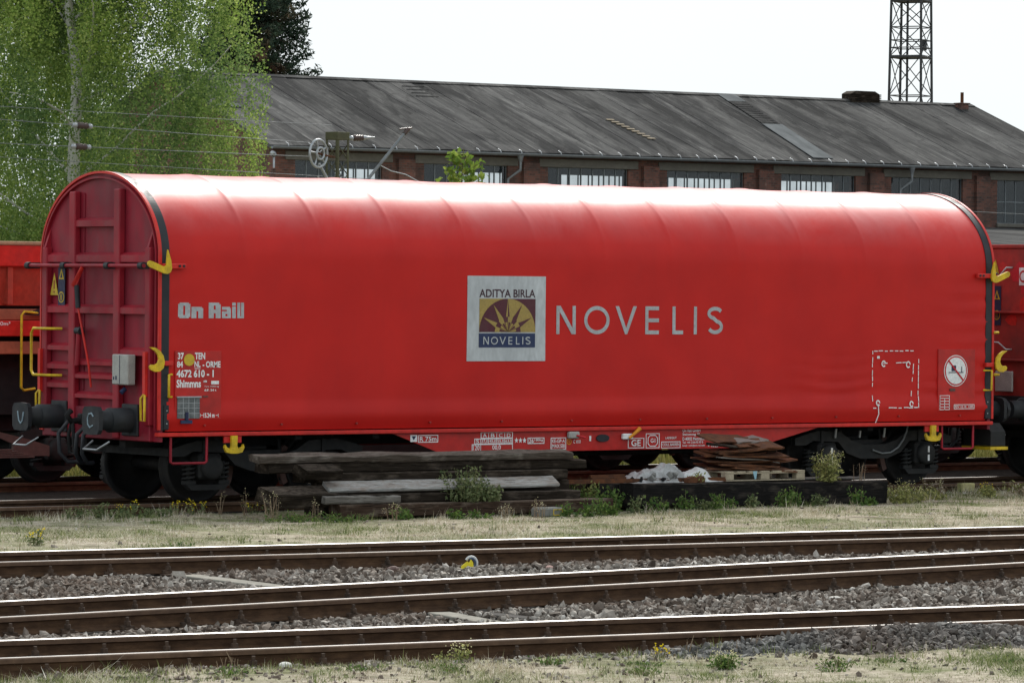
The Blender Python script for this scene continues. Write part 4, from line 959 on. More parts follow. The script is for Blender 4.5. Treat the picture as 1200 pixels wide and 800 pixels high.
block((-6.6967, -6.5165, 2.3413, 2.5362), [(.42, .58, .2, .8), (0, .12, 0, .08), (.88, 1, .92, 1), (0, .12, .92, 1), (.88, 1, 0, .08)])
block((-6.5, -6.3279, 2.3419, 2.4838), [(.42, .58, 0, .62), (.88, 1, .9, 1)])
block((-6.2462, -6.0694, 2.3428, 2.5385), [(.42, .58, .55, .82), (.42, .58, 0, .32), (.88, 1, .9, 1)])
block((-6.0502, -5.917, 2.3433, 2.4859), [(.38, .60, .18, .38), (0, .55, .62, .74), (.88, 1, .9, 1)])
block((-5.8983, -5.8449, 2.3437, 2.5401), [(0, 1, .74, .80)])
block((-5.822, -5.7227, 2.344, 2.5406), [(.44, .56, .12, 1)])
# logo plate
rc = (-2.2699, -0.9932, 1.7943, 2.9101); m_ = MB(); n_ = 14; gx_ = np.linspace(rc[0], rc[1], n_); gz_ = np.linspace(rc[2], rc[3], n_)
m_.add([(a, YS-.004, c) for c in gz_ for a in gx_], [(j*n_+i, j*n_+i+1, (j+1)*n_+i+1, (j+1)*n_+i) for j in range(n_-1) for i in range(n_-1)], 0, True)
for k in range(n_-1):
    for q0, q1 in (((gx_[k], rc[2]), (gx_[k+1], rc[2])), ((gx_[k], rc[3]), (gx_[k+1], rc[3])), ((rc[0], gz_[k]), (rc[0], gz_[k+1])), ((rc[1], gz_[k]), (rc[1], gz_[k+1]))):
        m_.add([(q0[0], YS-.004, q0[1]), (q1[0], YS-.004, q1[1]), (q1[0], YS, q1[1]), (q0[0], YS, q0[1])], [(0, 1, 2, 3)])
lp = m_.build('logo_plate', 'silver_foil', wag)
yl = YS-.006
lettering('ADITYA BIRLA', (-2.0814, -1.1654, 2.6299, 2.7364), yl, 'logo_dark', lp, bold=.02)
rc = (-2.0782, -1.1621, 2.1757, 2.6131); x0, x1, z0, z1 = rc; cx_ = (x0+x1)/2; rx_ = (x1-x0)/2; rz_ = z1-z0
def flat(pts, mat, d, name='logo_shape', parent=lp):
    m_ = MB(); m_.prism(pts, lambda a, b_, q: (a, q, b_), yl-d, yl-d-.0015); return m_.build(name, mat, parent)
flat([(x0, z0), (cx_, z0), (cx_, z1), (x0, z1)], 'logo_gold', 0); flat([(cx_, z0), (x1, z0), (x1, z1), (cx_, z1)], 'logo_maroon', 0)
flat(arc(cx_, z0, rx_, rz_, 90, 180, 16)+[(cx_, z0)], 'logo_maroon', .002); flat(arc(cx_, z0, rx_, rz_, 0, 90, 16)+[(cx_, z0)], 'logo_gold', .002)
PT = lambda a, r: (cx_+rx_*r*math.cos(R(a)), z0+rz_*r*math.sin(R(a)))
for a in (27, 58, 90, 122, 153):
    cl = 'logo_maroon' if a <= 90 else 'logo_gold'
    if a == 90:
        flat([PT(81, .44), (cx_, z0+rz_*.44), (cx_, z1*1-.0)], 'logo_maroon', .004); flat([(cx_, z0+rz_*.44), PT(99, .44), (cx_, z1-.0)], 'logo_gold', .004)
    else: flat([PT(a-11, .43), PT(a, .96), PT(a+11, .43)], cl, .004)
for i in range(8):
    a0 = i*22.5; flat([PT(a0, .02)]+[PT(a0+22.5*j/4, .46) for j in range(5)], 'logo_gold' if i % 2 else 'logo_maroon', .006)
    flat([PT(a0+4, .02), PT(a0+4, .30), PT(a0+18, .30)], 'logo_maroon' if i % 2 else 'logo_gold', .008)
rc = (-2.0814, -1.1653, 1.9738, 2.1588); m_ = MB(); m_.box(rc[0], rc[1], yl-.002, yl, rc[2], rc[3]); m_.build('logo_bar', 'logo_blue', lp)
# thin geometric capitals N O V E L I S, drawn as strokes
def novelis(cells, z0, z1, w, y, mat, parent):
    zm = (z0+z1)/2; h = w/2
    for ch, (a, b_) in zip('NOVELIS', cells):
        m_ = MB(); l, r_ = a+h, b_-h; bt, tp = z0+h, z1-h
        if ch == 'N': m_.box(a, a+w, y-.003, y, z0, z1); m_.box(b_-w, b_, y-.003, y, z0, z1); m_.prism([(a, z1), (a+w*1.3, z1), (b_, z0), (b_-w*1.3, z0)], lambda p, q, d: (p, d, q), y-.004, y-.001)
        if ch == 'O': stroke2d(m_, arc((a+b_)/2, zm, (b_-a)/2-h, (z1-z0)/2-h, 0, 360, 40)[:-1], w, y, closed=True)
        if ch == 'V': c_ = (a+b_)/2; m_.prism([(a, z1), (a+w*1.15, z1), (c_, z0+w*1.6), (b_-w*1.15, z1), (b_, z1), (c_+w*.35, z0), (c_-w*.35, z0)], lambda p, q, d: (p, d, q), y-.003, y)
        if ch == 'E': m_.box(a, a+w, y-.003, y, z0, z1); [m_.box(a+w, b_, y-.003, y, q, q+w) for q in (z0, zm-h, z1-w)]
        if ch == 'L': m_.box(a, a+w, y-.003, y, z0, z1); m_.box(a+w, b_, y-.003, y, z0, z0+w)
        if ch == 'I': m_.box((a+b_)/2-h, (a+b_)/2+h, y-.003, y, z0, z1)
        if ch == 'S':
            rz1 = (z1-z0)*.23; rz2 = (z1-z0)*.27; cx1 = (a+b_)/2
            P1 = arc(cx1, z1-rz1-h*.2, (b_-a)/2*.86-h*.3, rz1-h*.8, 25, 255, 16); P2 = arc(cx1, z0+rz2+h*.1, (b_-a)/2-h, rz2-h, 75, -155, 16)
            stroke2d(m_, P1+P2, w, y)
        m_.build('letter', mat, parent)
CE = [(-0.8099, -0.4899, 2.143, 2.5327), (-0.3491, 0.0728, 2.1322, 2.542), (0.1734, 0.5345, 2.1441, 2.5376), (0.6796, 0.9128, 2.1445, 2.5398), (1.147, 1.3322, 2.145, 2.542), (1.5151, 1.5743, 2.1453, 2.5435), (1.7522, 2.0276, 2.1341, 2.5522)]
novelis([(c[0], c[1]) for c in CE], (-0.1257, 2.1493)[1], (-0.1301, 2.525)[1], .052, YS, 'silver_letter', hood)
rc = (-2.0126, -1.2423, 2.013, 2.114); wdt = rc[1]-rc[0]; fr_ = [(0, .115), (.16, .305), (.34, .475), (.53, .61), (.69, .765), (.82, .85), (.89, 1.0)]
novelis([(rc[0]+a*wdt, rc[0]+b_*wdt) for a, b_ in fr_], rc[2], rc[3], .014, yl-.003, 'silver_foil', lp)
# right hand panel with the no-humping sign
rc = (5.9209, 6.6174, 1.0716, 1.9442); m_ = MB(); m_.bbox(rc[0], rc[1], -1.478, -1.42, rc[2], rc[3], .004); np_ = m_.build('sign_panel', 'red_paint', wag)
cx_, cz_ = (6.2468, 1.639); yq = -1.481
for r_, mt, d in ((.222, 'white_paint', 0), (.210, 'label_red', .002), (.190, 'white_paint', .004)):
    m_ = MB(); m_.prism(arc(cx_, cz_, r_, r_, 0, 360, 40)[:-1], lambda a, b_, q: (a, q, b_), yq-d, yq-d-.0015); m_.build('no_humping_sign', mt, np_)
m_ = MB(); m_.box(cx_-.085, cx_+.0, yq-.009, yq-.007, cz_-.005, cz_+.075); m_.box(cx_-.14, cx_+.14, yq-.009, yq-.007, cz_-.03, cz_-.018); m_.box(cx_+.10, cx_+.112, yq-.009, yq-.007, cz_-.018, cz_+.06)
m_.build('wagon_symbol', 'label_navy', np_)
m_ = MB(); q = R(-45); m_.prism([(-.20, -.012), (.20, -.012), (.20, .012), (-.20, .012)], lambda a, b_, d: (cx_+a*math.cos(q)-b_*math.sin(q), d, cz_+a*math.sin(q)+b_*math.cos(q)), yq-.010, yq-.012); m_.build('sign_bar', 'label_red', np_)
rc = (5.9495, 6.135, 1.0858, 1.2914); m_ = rect_frame(MB(), rc, yq, .008)
for i in range(1, 5): z_ = rc[2]+(rc[3]-rc[2])*i/5; m_.box(rc[0], rc[1], yq-.003, yq, z_-.004, z_+.004)
m_.box((rc[0]+rc[1])/2-.004, (rc[0]+rc[1])/2+.004, yq-.003, yq, rc[2], rc[2]+(rc[3]-rc[2])*.8); m_.build('table_grid', 'white_paint', np_)
rc = (6.2166, 6.6064, 1.0946, 1.1614); m_ = rect_frame(MB(), rc, yq, .009); m_.build('label_frame', 'white_paint', np_); lettering('REV 10.18  1205', (rc[0]+.02, rc[1]-.02, rc[2]+.018, rc[3]-.018), yq, 'white_paint', np_)
rc = (6.1325, 6.2295, 1.351, 1.3873); m_ = MB(); m_.box(rc[0], rc[1], -1.495, -1.48, rc[2], rc[3]); m_.build('latch', 'brown_steel', np_)
# repaired pocket with white stitching and rope
rc = (4.704, 5.552, 1.124, 1.9213); m_ = MB(); rg = random.Random(4)
def dashes(p, q, n):
    for i in range(n):
        if rg.random() < .16: continue
        a, b_ = i/n, (i+rg.uniform(.55, .95))/n; j = rg.uniform(-.004, .004)
        stroke2d(m_, [(p[0]+(q[0]-p[0])*a+j, p[1]+(q[1]-p[1])*a+j), (p[0]+(q[0]-p[0])*b_+j, p[1]+(q[1]-p[1])*b_+j)], .013, YS-.012)
c4 = [(rc[0], rc[2]), (rc[1], rc[2]), (rc[1], rc[3]), (rc[0], rc[3])]
for i in range(4): dashes(c4[i], c4[(i+1) % 4], 9)
a, b_ = (5.4679, 1.8367), (5.4131, 1.1756); dashes(a, b_, 7); a, b_ = (4.898, 1.7421), (5.3732, 1.7648); dashes(a, b_, 4)
stuff(m_.build('stitching', 'white_paint', hood))
m_ = MB()
for c_, r_ in (((4.9059, 1.7421), .032), ((5.3578, 1.7288), .034), ((5.4131, 1.1756), .03), ((4.7949, 1.1927), .03)): stroke2d(m_, [(c_[0]+r_*math.cos(t*.7), c_[1]+r_*1.2*math.sin(t*.7)) for t in range(9)], .018, YS-.016)
a, b_ = (4.7951, 1.1807), (4.7753, 0.894); m_.tube([(a[0], YS-.02, a[1]), ((a[0]+b_[0])/2+.02, YS-.03, (a[1]+b_[1])/2), (b_[0], YS-.03, b_[1])], .008, 6); m_.build('rope', 'white_paint', hood)
rc = (4.7864, 4.8337, 1.8141, 1.8499); m_ = MB(); m_.box(rc[0], rc[1], YS-.014, YS-.011, rc[2], rc[3]); m_.build('white_mark', 'white_paint', hood)
# print follows the cloth
for o in [lp]+list(lp.children)+[c for c in hood.children if c.name.split('.')[0] in ('letter', 'lettering', 'stitching', 'rope', 'white_mark')]:
    for v_ in o.data.vertices: v_.co.y += 1.470-1.4515-side_off(v_.co.x, v_.co.z)
# writing on the side plate
YP = -1.427
rc = (-3.1356, -3.0277, 0.7532, 0.8417); m_ = MB(); m_.box(rc[0], rc[1], YP-.002, YP, rc[2], rc[3]); m_.build('white_mark', 'white_paint', plate)
m_ = MB(); m_.prism([(rc[0]+.02, rc[3]-.015), (rc[1]-.02, rc[3]-.015), ((rc[0]+rc[1])/2, rc[2]+.02)], lambda a, b_, d: (a, d, b_), YP-.0025, YP-.004); m_.build('anchor_symbol', 'label_navy', plate)
for rc in ((-3.0142, -2.696, 0.7413, 0.8389), (-2.0126, -1.4933, 0.7816, 0.8645), (-2.1149, -1.4924, 0.7083, 0.7822), (-2.1552, -1.4914, 0.6077, 0.7086), (-1.2482, -0.9747, 0.7011, 0.7835), (-0.8686, -0.6142, 0.6203, 0.7788), (0.4239, 0.6995, 0.6188, 0.7565), (0.7282, 0.9617, 0.6148, 0.8162), (0.9916, 1.3219, 0.6105, 0.7028)): rect_frame(MB(), rc, YP, .010).build('label_frame', 'white_paint', plate)
fr2 = MB()
for a, c in (((-1.8848, 0.8661),(-1.883, 0.7093)), ((-1.7548, 0.8645),(-1.753, 0.7076)), ((-1.6244, 0.863),(-1.6227, 0.7058))): MB().box(a[0]-.004, a[0]+.004, YP-.0035, YP, c[1], a[1]).build('table_line', 'white_paint', plate)
a = (-2.0121, 0.7849); c = (-2.0102, 0.6104); MB().box(a[0]-.004, a[0]+.004, YP-.0035, YP, c[1], a[1]).build('table_line', 'white_paint', plate)
rc = (0.7647, 0.9251, 0.6436, 0.7874); x0, x1, z0, z1 = rc; q = .035; stroke2d(fr2, [(x0+q, z0), (x1-q, z0), (x1, z0+q), (x1, z1-q), (x1-q, z1), (x0+q, z1), (x0, z1-q), (x0, z0+q)], .012, YP, closed=True)
fr2.build('label_frame', 'white_paint', plate)
for body, rc in (('R 75m', (-2.9872, -2.7232, 0.758, 0.8189)), ('A', (-1.9781, -1.9161, 0.7997, 0.8489)), ('B', (-1.8498, -1.7889, 0.7981, 0.8474)), ('C', (-1.7197, -1.66, 0.7964, 0.8458)), ('D', (-1.5906, -1.5281, 0.7948, 0.8442)),
                 ('S', (-2.0874, -2.0392, 0.723, 0.7721)), ('37,0', (-1.9979, -1.8945, 0.7214, 0.7706)), ('45,0', (-1.871, -1.7659, 0.7197, 0.769)), ('55,0', (-1.7423, -1.6356, 0.7179, 0.7673)), ('63,0', (-1.612, -1.5063, 0.7162, 0.7656)), ('120', (-2.1346, -2.0314, 0.6305, 0.6975)), ('00,0', (-1.8244, -1.686, 0.6258, 0.693)),
                 ('26', (-1.2272, -1.1502, 0.7146, 0.7698)), ('180kg', (-1.1362, -0.9958, 0.7265, 0.7683)), ('KE-GP-A', (-0.8478, -0.6358, 0.7097, 0.7584)), ('MAX:5BI', (-0.8471, -0.635, 0.6418, 0.6916)), ('C 810', (-0.4939, -0.373, 0.6976, 0.7442)),
                 ('GE', (0.4817, 0.6413, 0.6475, 0.7336)), ('G1', (0.8083, 0.8886, 0.6896, 0.7471)), ('LADEGUT', (1.0637, 1.2545, 0.7351, 0.7662)), ('COILS, BARREN', (1.0135, 1.2998, 0.6358, 0.6797)),
                 ('On Rail GmbH', (1.3563, 1.6668, 0.8255, 0.8695)), ('Steinesweg 10', (1.357, 1.6527, 0.77, 0.8117)), ('D-40822 Mettmann', (1.3577, 1.7349, 0.7139, 0.7556)), ('Tel. +49 2104 92 97 0', (1.3583, 1.7133, 0.67, 0.7001)), ('Email: coils@on-rail.com', (1.3589, 1.7435, 0.6257, 0.6559)), ('+ 10.20', (1.7955, 1.9817, 0.6164, 0.6582))):
    lettering(body, rc, YP-.002, 'white_paint', plate, bold=.014)
for c_ in ((-1.4326, 0.7505), (-1.3671, 0.7496), (-1.3014, 0.7488)):
    m_ = MB(); m_.prism([(c_[0]+(.034 if k % 2 == 0 else .015)*math.sin(k*math.pi/5), c_[1]+(.04 if k % 2 == 0 else .017)*math.cos(k*math.pi/5)) for k in range(10)], lambda a, b_, d: (a, d, b_), YP-.001, YP-.003); m_.build('star', 'white_paint', plate)
rc = (-0.6084, -0.4309, 0.7646, 0.8554); m_ = MB(); m_.bbox(rc[0], rc[1], YP-.07, YP, rc[2], rc[3], .015); m_.build('brake_switch', 'cabinet_grey', plate)
a = (-0.4948, 0.8041); m_ = MB(); m_.tube([(a[0], YP-.08, a[1]), (a[0]+.14, YP-.09, a[1]-.03)], .014, 6); m_.build('switch_lever', 'label_red', plate)
c_ = (-0.5648, 0.7221); m_ = MB(); stroke2d(m_, arc(c_[0], c_[1], .036, .036, 0, 360, 18)[:-1], .012, YP, closed=True); m_.box(c_[0]-.006, c_[0]+.006, YP-.003, YP, c_[1]-.02, c_[1]+.02); m_.build('ring_symbol', 'orange_paint', plate)
rc = (-0.1166, 0.0986, 0.7125, 0.8129); m_ = MB(); m_.prism(arc((rc[0]+rc[1])/2, (rc[2]+rc[3])/2, (rc[1]-rc[0])/2, (rc[3]-rc[2])/2, 0, 360, 28)[:-1], lambda a, b_, d: (a, d, b_), YP-.02, YP); m_.build('oval_cover', 'black_rubber', plate)
rc = (-0.2309, -0.2023, 0.7266, 0.7949); m_ = MB(); m_.box(rc[0], rc[1], YP-.01, YP, rc[2], rc[3]); m_.build('white_mark', 'white_paint', plate)
rc = (0.3072, 0.4807, 0.7415, 0.8182); m_ = MB(); m_.bbox(rc[0], rc[1], YP-.05, YP, rc[2], rc[3], .01); m_.build('brake_plate', 'white_paint', plate)
a, b_ = (0.4014, 0.7586), (0.5664, 0.8884); m_ = MB(); m_.tube([(a[0], YP-.06, a[1]), ((a[0]+b_[0])/2, YP-.075, (a[1]+b_[1])/2), (b_[0], YP-.08, b_[1])], [.018, .022, .03], 8); m_.build('brake_lever', 'orange_paint', plate)

# shunter's step box on the right end of the hooded wagon
m_ = MB(); m_.prism([(-.28, .58), (-.28, .78), (-.16, .90), (.26, .90), (.30, .80), (.30, .58)], lambda a, b_, d: (d, -1.10+a, b_-.02), 7.02, 7.30); m_.build('step_box', 'bogie_grey', wag)
m_ = MB(); m_.bbox(7.0, 7.34, -1.40, -.78, .50, .545, .006); m_.build('end_step', 'yellow_paint', wag)

# ------------------------------------------------------------------ hopper wagons on the track behind (near side at y = -1.4 from the track centre)
def hopper(label, cx):
    w = thing('hopper_wagon', label, 'freight wagon', (cx, 5.75, 0))
    h = 7.3
    def bx(name, y0, y1, z0, z1, mat, x0=-h, x1=h, b=.01):
        m_ = MB(); m_.bbox(x0, x1, y0, y1, z0, z1, b); return m_.build(name, mat, w)
    for s in (-1, 1):
        bx('top_board', *sorted((s*1.30, s*1.45)), (-5.8158, 3.2786)[1], (-5.8163, 3.331)[1], 'tan_wood')
        bx('upper_side', *sorted((s*1.36, s*1.43)), (-5.8133, 2.9877)[1], (-5.8158, 3.2751)[1], 'bright_red')
        m_ = MB(); zt, zb = (-5.8132, 2.9842)[1], (-5.8085, 2.4522)[1]; m_.prism([(s*1.36, zt), (s*1.30, zt), (s*1.16, zb), (s*1.24, zb)], lambda a, b_, d: (d, a, b_), -h+.05, h-.05); m_.build('hopper_side', 'rust_orange' if s > 0 else 'pale_red', w)
        bx('ledge', *sorted((s*1.0, s*1.36)), (-5.8068, 2.2543)[1], (-5.8081, 2.4057)[1], 'rust_orange')
        bx('side_sill', *sorted((s*1.30, s*1.42)), (-5.8048, 2.0331)[1], (-5.8067, 2.2485)[1], 'bright_red')
        bx('wooden_rail', *sorted((s*1.20, s*1.38)), (-5.8027, 1.7885)[1], (-5.8042, 1.9632)[1], 'rust_orange')
        for x_ in np.linspace(-h+.6, h-.6, 11): MB().box(x_-.04, x_+.04, *sorted((s*1.25, s*1.39)), zb+.02, zt-.01).build('side_rib', 'pale_red', w)
    bx('hopper_body', -1.1, 1.1, .95, 2.6, 'underframe_black'); bx('discharge_chute', -1.15, 1.15, .30, .948, 'underframe_black', -3.2, 3.2); bx('underframe', -.9, .9, .72, .94, 'underframe_black', -h-.3, h+.3)
    for s in (-1, 1):
        m_ = MB(); m_.box(*sorted((s*(h-.02), s*(h+.05))), -1.42, 1.42, 1.9, (-5.8161, 3.3135)[1]); m_.build('end_panel', 'old_red', w)
        bogie(w, s*4.895)
    return w
hp = hopper('red hopper wagon with tan wooden top edge, mostly hidden behind the hooded wagon', .925)
hopper('hopper wagon behind the right end of the hooded wagon, only its wheels showing', 17.4)
a, b_ = (-5.6478, 2.3714), (-5.6383, 1.2983)
m_ = MB(); X0 = a[0]-.925; m_.tube([(X0+.3, -1.42, a[1]-.02), (X0+.04, -1.48, a[1]), (X0, -1.48, a[1]-.05), (X0, -1.48, b_[1]+.04), (X0+.04, -1.48, b_[1]), (X0+.25, -1.42, b_[1]+.02)], .018, 8); m_.build('hand_rail', 'yellow_paint', hp)
m_ = MB(); m_.prism([(X0+.05, a[1]-.04), (X0+.5, a[1]-.06), (X0+.5, a[1]+.10)], lambda p, q, d: (p, d, q), -1.44, -1.40); m_.build('rail_bracket', 'black_rubber', hp)
rc = [(-6.0582, 2.149)[0]-.925, (-5.7925, 2.1495)[0]-.925, (-5.8726, 2.1727)[1], (-5.8731, 2.2332)[1]]
lettering('18,0m³', rc, -1.424, 'white_paint', hp)
a = (-6.0327, 0.7545); c = (-5.4986, 0.6314); e = (-5.1482, 0.5331); f = (-5.1469, 0.3923); g_ = (-5.7104, 0.4009)
m_ = MB(); m_.prism([(q[0]-.925, q[1]) for q in (a, c, e, f, g_, (-5.7119, 0.5642), (-5.9523, 0.6605))], lambda p, q, d: (p, d, q), -1.40, -1.34); m_.build('axle_guard', 'brown_steel', hp)
for i, (q0, q1) in enumerate((((-6.0569, 0.4875),(-5.7645, 0.4833)), ((-6.0567, 0.4619),(-5.7376, 0.4572)), ((-6.0565, 0.4363),(-5.7107, 0.4312)), ((-6.0562, 0.4107),(-5.6838, 0.4051)), ((-6.056, 0.3852),(-5.6569, 0.379)))):
    m_ = MB(); m_.bbox(q0[0]-.925, q1[0]-.925+.06*i, -1.47, -1.41, q0[1]-.010, q0[1]+.010, .003); m_.build('leaf_spring', 'brown_steel', hp)

# ------------------------------------------------------------------ neighbour wagon coupled on the right
nb = thing('gondola_wagon', 'dirty dark red wagon with flat top coupled to the right end of the hooded wagon', 'freight wagon', (15.4, 0, 0))
o_ = -15.4
m_ = MB(); m_.box(8.44+o_, 22+o_, -1.40, 1.40, 1.15, 3.40); m_.build('body', 'old_red', nb)
m_ = MB(); m_.bbox(8.38+o_, 22.06+o_, -1.46, 1.46, 3.40, 3.46, .01); m_.build('top_rim', 'old_red', nb)
m_ = MB(); m_.bbox(8.40+o_, 8.438+o_, -1.38, 1.38, 1.15, 3.398, .006); nw = m_.build('end_wall', 'old_red', nb)
for z_ in (2.45, 1.75):
    m_ = MB(); m_.bbox(8.33+o_, 8.398+o_, -1.38, 1.38, z_, z_+.03, .005); m_.build('rib', 'old_red', nw)
rg = random.Random(2)
for y_, z_, w_, h_ in ((-.45, 3.05, .22, .2), (-.30, 2.35, .16, .14), (-.62, 2.9, .2, .28), (-.1, 3.12, .12, .1), (-.55, 2.55, .1, .22)):
    m_ = MB(); m_.prism([(w_*(.75+rg.uniform(-.2, .2))*math.cos(t*.785), h_*(.75+rg.uniform(-.2, .2))*math.sin(t*.785)) for t in range(8)], lambda a, b_, d: (d, y_+a, z_+b_), 8.397+o_, 8.3985+o_); m_.build('touch_up_patch', 'label_red' if w_ > .18 else 'bright_red', nw)
warn_plate(8.396+o_, .02, 2.56, 1, nb); warn_plate(8.396+o_, .06, 3.08, 1, nb, True)
m_ = MB(); m_.box(8.386+o_, 8.396+o_, -.72, -.46, 2.86, 3.12); m_.box(8.383+o_, 8.3855+o_, -.70, -.48, 2.88, 3.10, 1); m_.cyl((8.3825+o_, -.56, 2.99), (8.380+o_, -.56, 2.99), .09, n=24, mi=2); m_.cyl((8.3795+o_, -.56, 2.99), (8.377+o_, -.56, 2.99), .06, n=24, mi=1); m_.build('round_sign', ['white_paint', 'white_paint', 'label_red'], nb)
for z_, dz in ((2.98, .14), (2.02, -.10)):
    m_ = MB(); m_.tube([(8.40+o_, -.30, z_+dz), (8.30+o_, -.28, z_+dz), (8.30+o_, -.12, z_), (8.30+o_, .20, z_), (8.40+o_, .22, z_)], .013, 6); m_.build('grab_bar', 'bright_steel', nb)
m_ = MB(); m_.bbox(8.36+o_, 8.398+o_, -1.38, -.62, 1.80, 2.10, .008); m_.build('red_plate', 'label_red', nb)
m_ = MB(); m_.box(8.42+o_, 22+o_, -1.2, 1.2, .80, 1.148); m_.build('underframe', 'underframe_black', nb)
m_ = MB(); m_.bbox(8.34+o_, 8.398+o_, -1.3, 1.3, .82, 1.24, .01); m_.build('headstock', 'underframe_black', nb)
m_ = MB(); m_.bbox(8.30+o_, 8.335+o_, -.42, -.05, 1.30, 1.60, .01); m_.build('junction_box', 'cabinet_grey', nb)
for y_ in (.875, -.875):
    m_ = MB(); m_.lathe([(.17, 0), (.17, .26), (.14, .27), (.13, .27), (.13, .52)], (8.34+o_, y_, 1.06), (-1, 0, 0), 20); bf = m_.build('buffer', 'buffer_black', nb)
    m_ = MB(); m_.prism([(.20*math.cos(t*.5236)*1.05, .18*math.sin(t*.5236)) for t in range(12)], lambda a, b_, d: (d, y_+a, 1.06+b_), 7.625+o_, 7.68+o_); m_.build('buffer_head', 'buffer_black', bf)
bogie(nb, 10.6+o_); bogie(nb, 19.6+o_)

# ------------------------------------------------------------------ timbers
def timber(name, label, A, B, h, d, mat, cat='timber', roll_=0.0, seed=0, seg=14, rough=.0045, group=None, skew=0.0):
    """A, B: front lower corners (x, y, z) of both ends; h height, d depth away from the tracks"""
    rg = random.Random(seed); A = Vector(A); B = Vector(B); L_ = (B-A).length
    az = math.atan2(B.y-A.y, B.x-A.x); el = math.asin((B.z-A.z)/L_)
    b = .014; sec = [(b, 0), (d-b, 0), (d, b), (d, h-b), (d-b, h), (b, h), (0, h-b), (0, b)]
    vs = []; ns_ = seg+1
    bow = rg.uniform(-.005, .005)
    for i in range(ns_):
        t = i/seg
        for k, (y, z) in enumerate(sec):
            e = rough*(2.2 if i in (0, seg) else 1)
            sk = (y/d-.5)*skew*(1 if i in (0, seg) else 0)
            vs.append((L_*t+(rg.uniform(-e, e) if i in (0, seg) else 0)+sk, y+rg.uniform(-rough, rough), z+rg.uniform(-rough, rough)*(1.2 if z > h/2 else .5)+bow*math.sin(math.pi*t)))
    mb = MB(); n = 8
    fs = [(i*n+k, i*n+(k+1) % n, (i+1)*n+(k+1) % n, (i+1)*n+k) for i in range(seg) for k in range(n)]
    fs += [tuple(range(n-1, -1, -1)), tuple(seg*n+k for k in range(n))]
    mb.add(vs, fs); o = mb.build(name, mat)
    o.location = A; o.rotation_euler = (roll_, -el, az); o.rotation_mode = 'XYZ'
    return tag(o, label, cat, group)
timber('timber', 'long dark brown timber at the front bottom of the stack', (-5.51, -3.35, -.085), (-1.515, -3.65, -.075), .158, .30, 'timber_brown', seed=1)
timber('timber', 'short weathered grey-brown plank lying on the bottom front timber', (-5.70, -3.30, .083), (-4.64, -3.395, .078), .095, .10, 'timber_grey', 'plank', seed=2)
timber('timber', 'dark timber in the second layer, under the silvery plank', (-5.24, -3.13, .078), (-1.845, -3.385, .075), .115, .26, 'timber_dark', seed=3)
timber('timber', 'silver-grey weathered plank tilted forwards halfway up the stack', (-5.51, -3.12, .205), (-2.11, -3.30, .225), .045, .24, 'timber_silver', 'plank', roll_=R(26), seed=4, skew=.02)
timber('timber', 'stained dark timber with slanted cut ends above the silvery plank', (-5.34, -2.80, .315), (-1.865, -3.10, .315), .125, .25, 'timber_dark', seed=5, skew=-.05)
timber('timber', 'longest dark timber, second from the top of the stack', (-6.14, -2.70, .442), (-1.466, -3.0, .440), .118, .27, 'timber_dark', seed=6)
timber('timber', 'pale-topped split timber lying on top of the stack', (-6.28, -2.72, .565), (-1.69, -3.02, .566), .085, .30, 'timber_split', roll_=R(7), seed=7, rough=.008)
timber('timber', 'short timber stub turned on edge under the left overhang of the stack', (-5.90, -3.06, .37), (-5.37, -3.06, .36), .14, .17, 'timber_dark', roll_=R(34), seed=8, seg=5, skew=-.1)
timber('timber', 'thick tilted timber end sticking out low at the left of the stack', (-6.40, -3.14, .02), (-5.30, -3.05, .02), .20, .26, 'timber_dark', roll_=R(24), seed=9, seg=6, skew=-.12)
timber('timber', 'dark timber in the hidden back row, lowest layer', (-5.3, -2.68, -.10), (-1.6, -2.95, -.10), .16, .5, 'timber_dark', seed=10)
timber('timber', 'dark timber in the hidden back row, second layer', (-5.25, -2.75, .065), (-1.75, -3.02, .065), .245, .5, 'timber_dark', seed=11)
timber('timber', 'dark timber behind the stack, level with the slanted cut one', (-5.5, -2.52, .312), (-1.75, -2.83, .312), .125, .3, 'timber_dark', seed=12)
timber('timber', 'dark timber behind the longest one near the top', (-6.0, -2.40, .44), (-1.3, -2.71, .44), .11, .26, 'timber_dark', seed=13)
# beams on the right
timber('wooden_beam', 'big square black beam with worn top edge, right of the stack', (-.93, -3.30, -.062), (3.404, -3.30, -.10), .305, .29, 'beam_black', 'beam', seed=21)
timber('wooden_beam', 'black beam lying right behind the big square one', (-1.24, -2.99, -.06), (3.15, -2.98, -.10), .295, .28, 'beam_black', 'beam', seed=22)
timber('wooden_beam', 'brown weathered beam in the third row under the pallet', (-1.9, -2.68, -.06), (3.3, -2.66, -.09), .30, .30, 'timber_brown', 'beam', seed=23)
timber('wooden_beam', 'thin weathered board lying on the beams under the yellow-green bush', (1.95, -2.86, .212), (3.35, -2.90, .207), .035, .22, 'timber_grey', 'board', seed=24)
def bar(label, A, B, r, mat='rust_plate'):
    A, B = Vector(A), Vector(B); m_ = MB(); L_ = (B-A).length
    m_.box(0, L_, -r, r, -r*.6, r*.6); m_.box(0, L_, -r*.4, r*.4, r*.6, r*1.3)
    o = m_.build('steel_bar', mat); o.location = A; o.rotation_euler = (0, -math.asin((B.z-A.z)/L_), math.atan2(B.y-A.y, B.x-A.x)); return tag(o, label, 'steel bar')
bar('long rusty steel bar lying on the beams before the white sheeting', (-1.95, -2.92, .262), (.75, -3.10, .258), .028)
bar('short thick rusty rail piece on the left end of the beams', (-1.25, -2.80, .285), (-.72, -2.84, .29), .045)
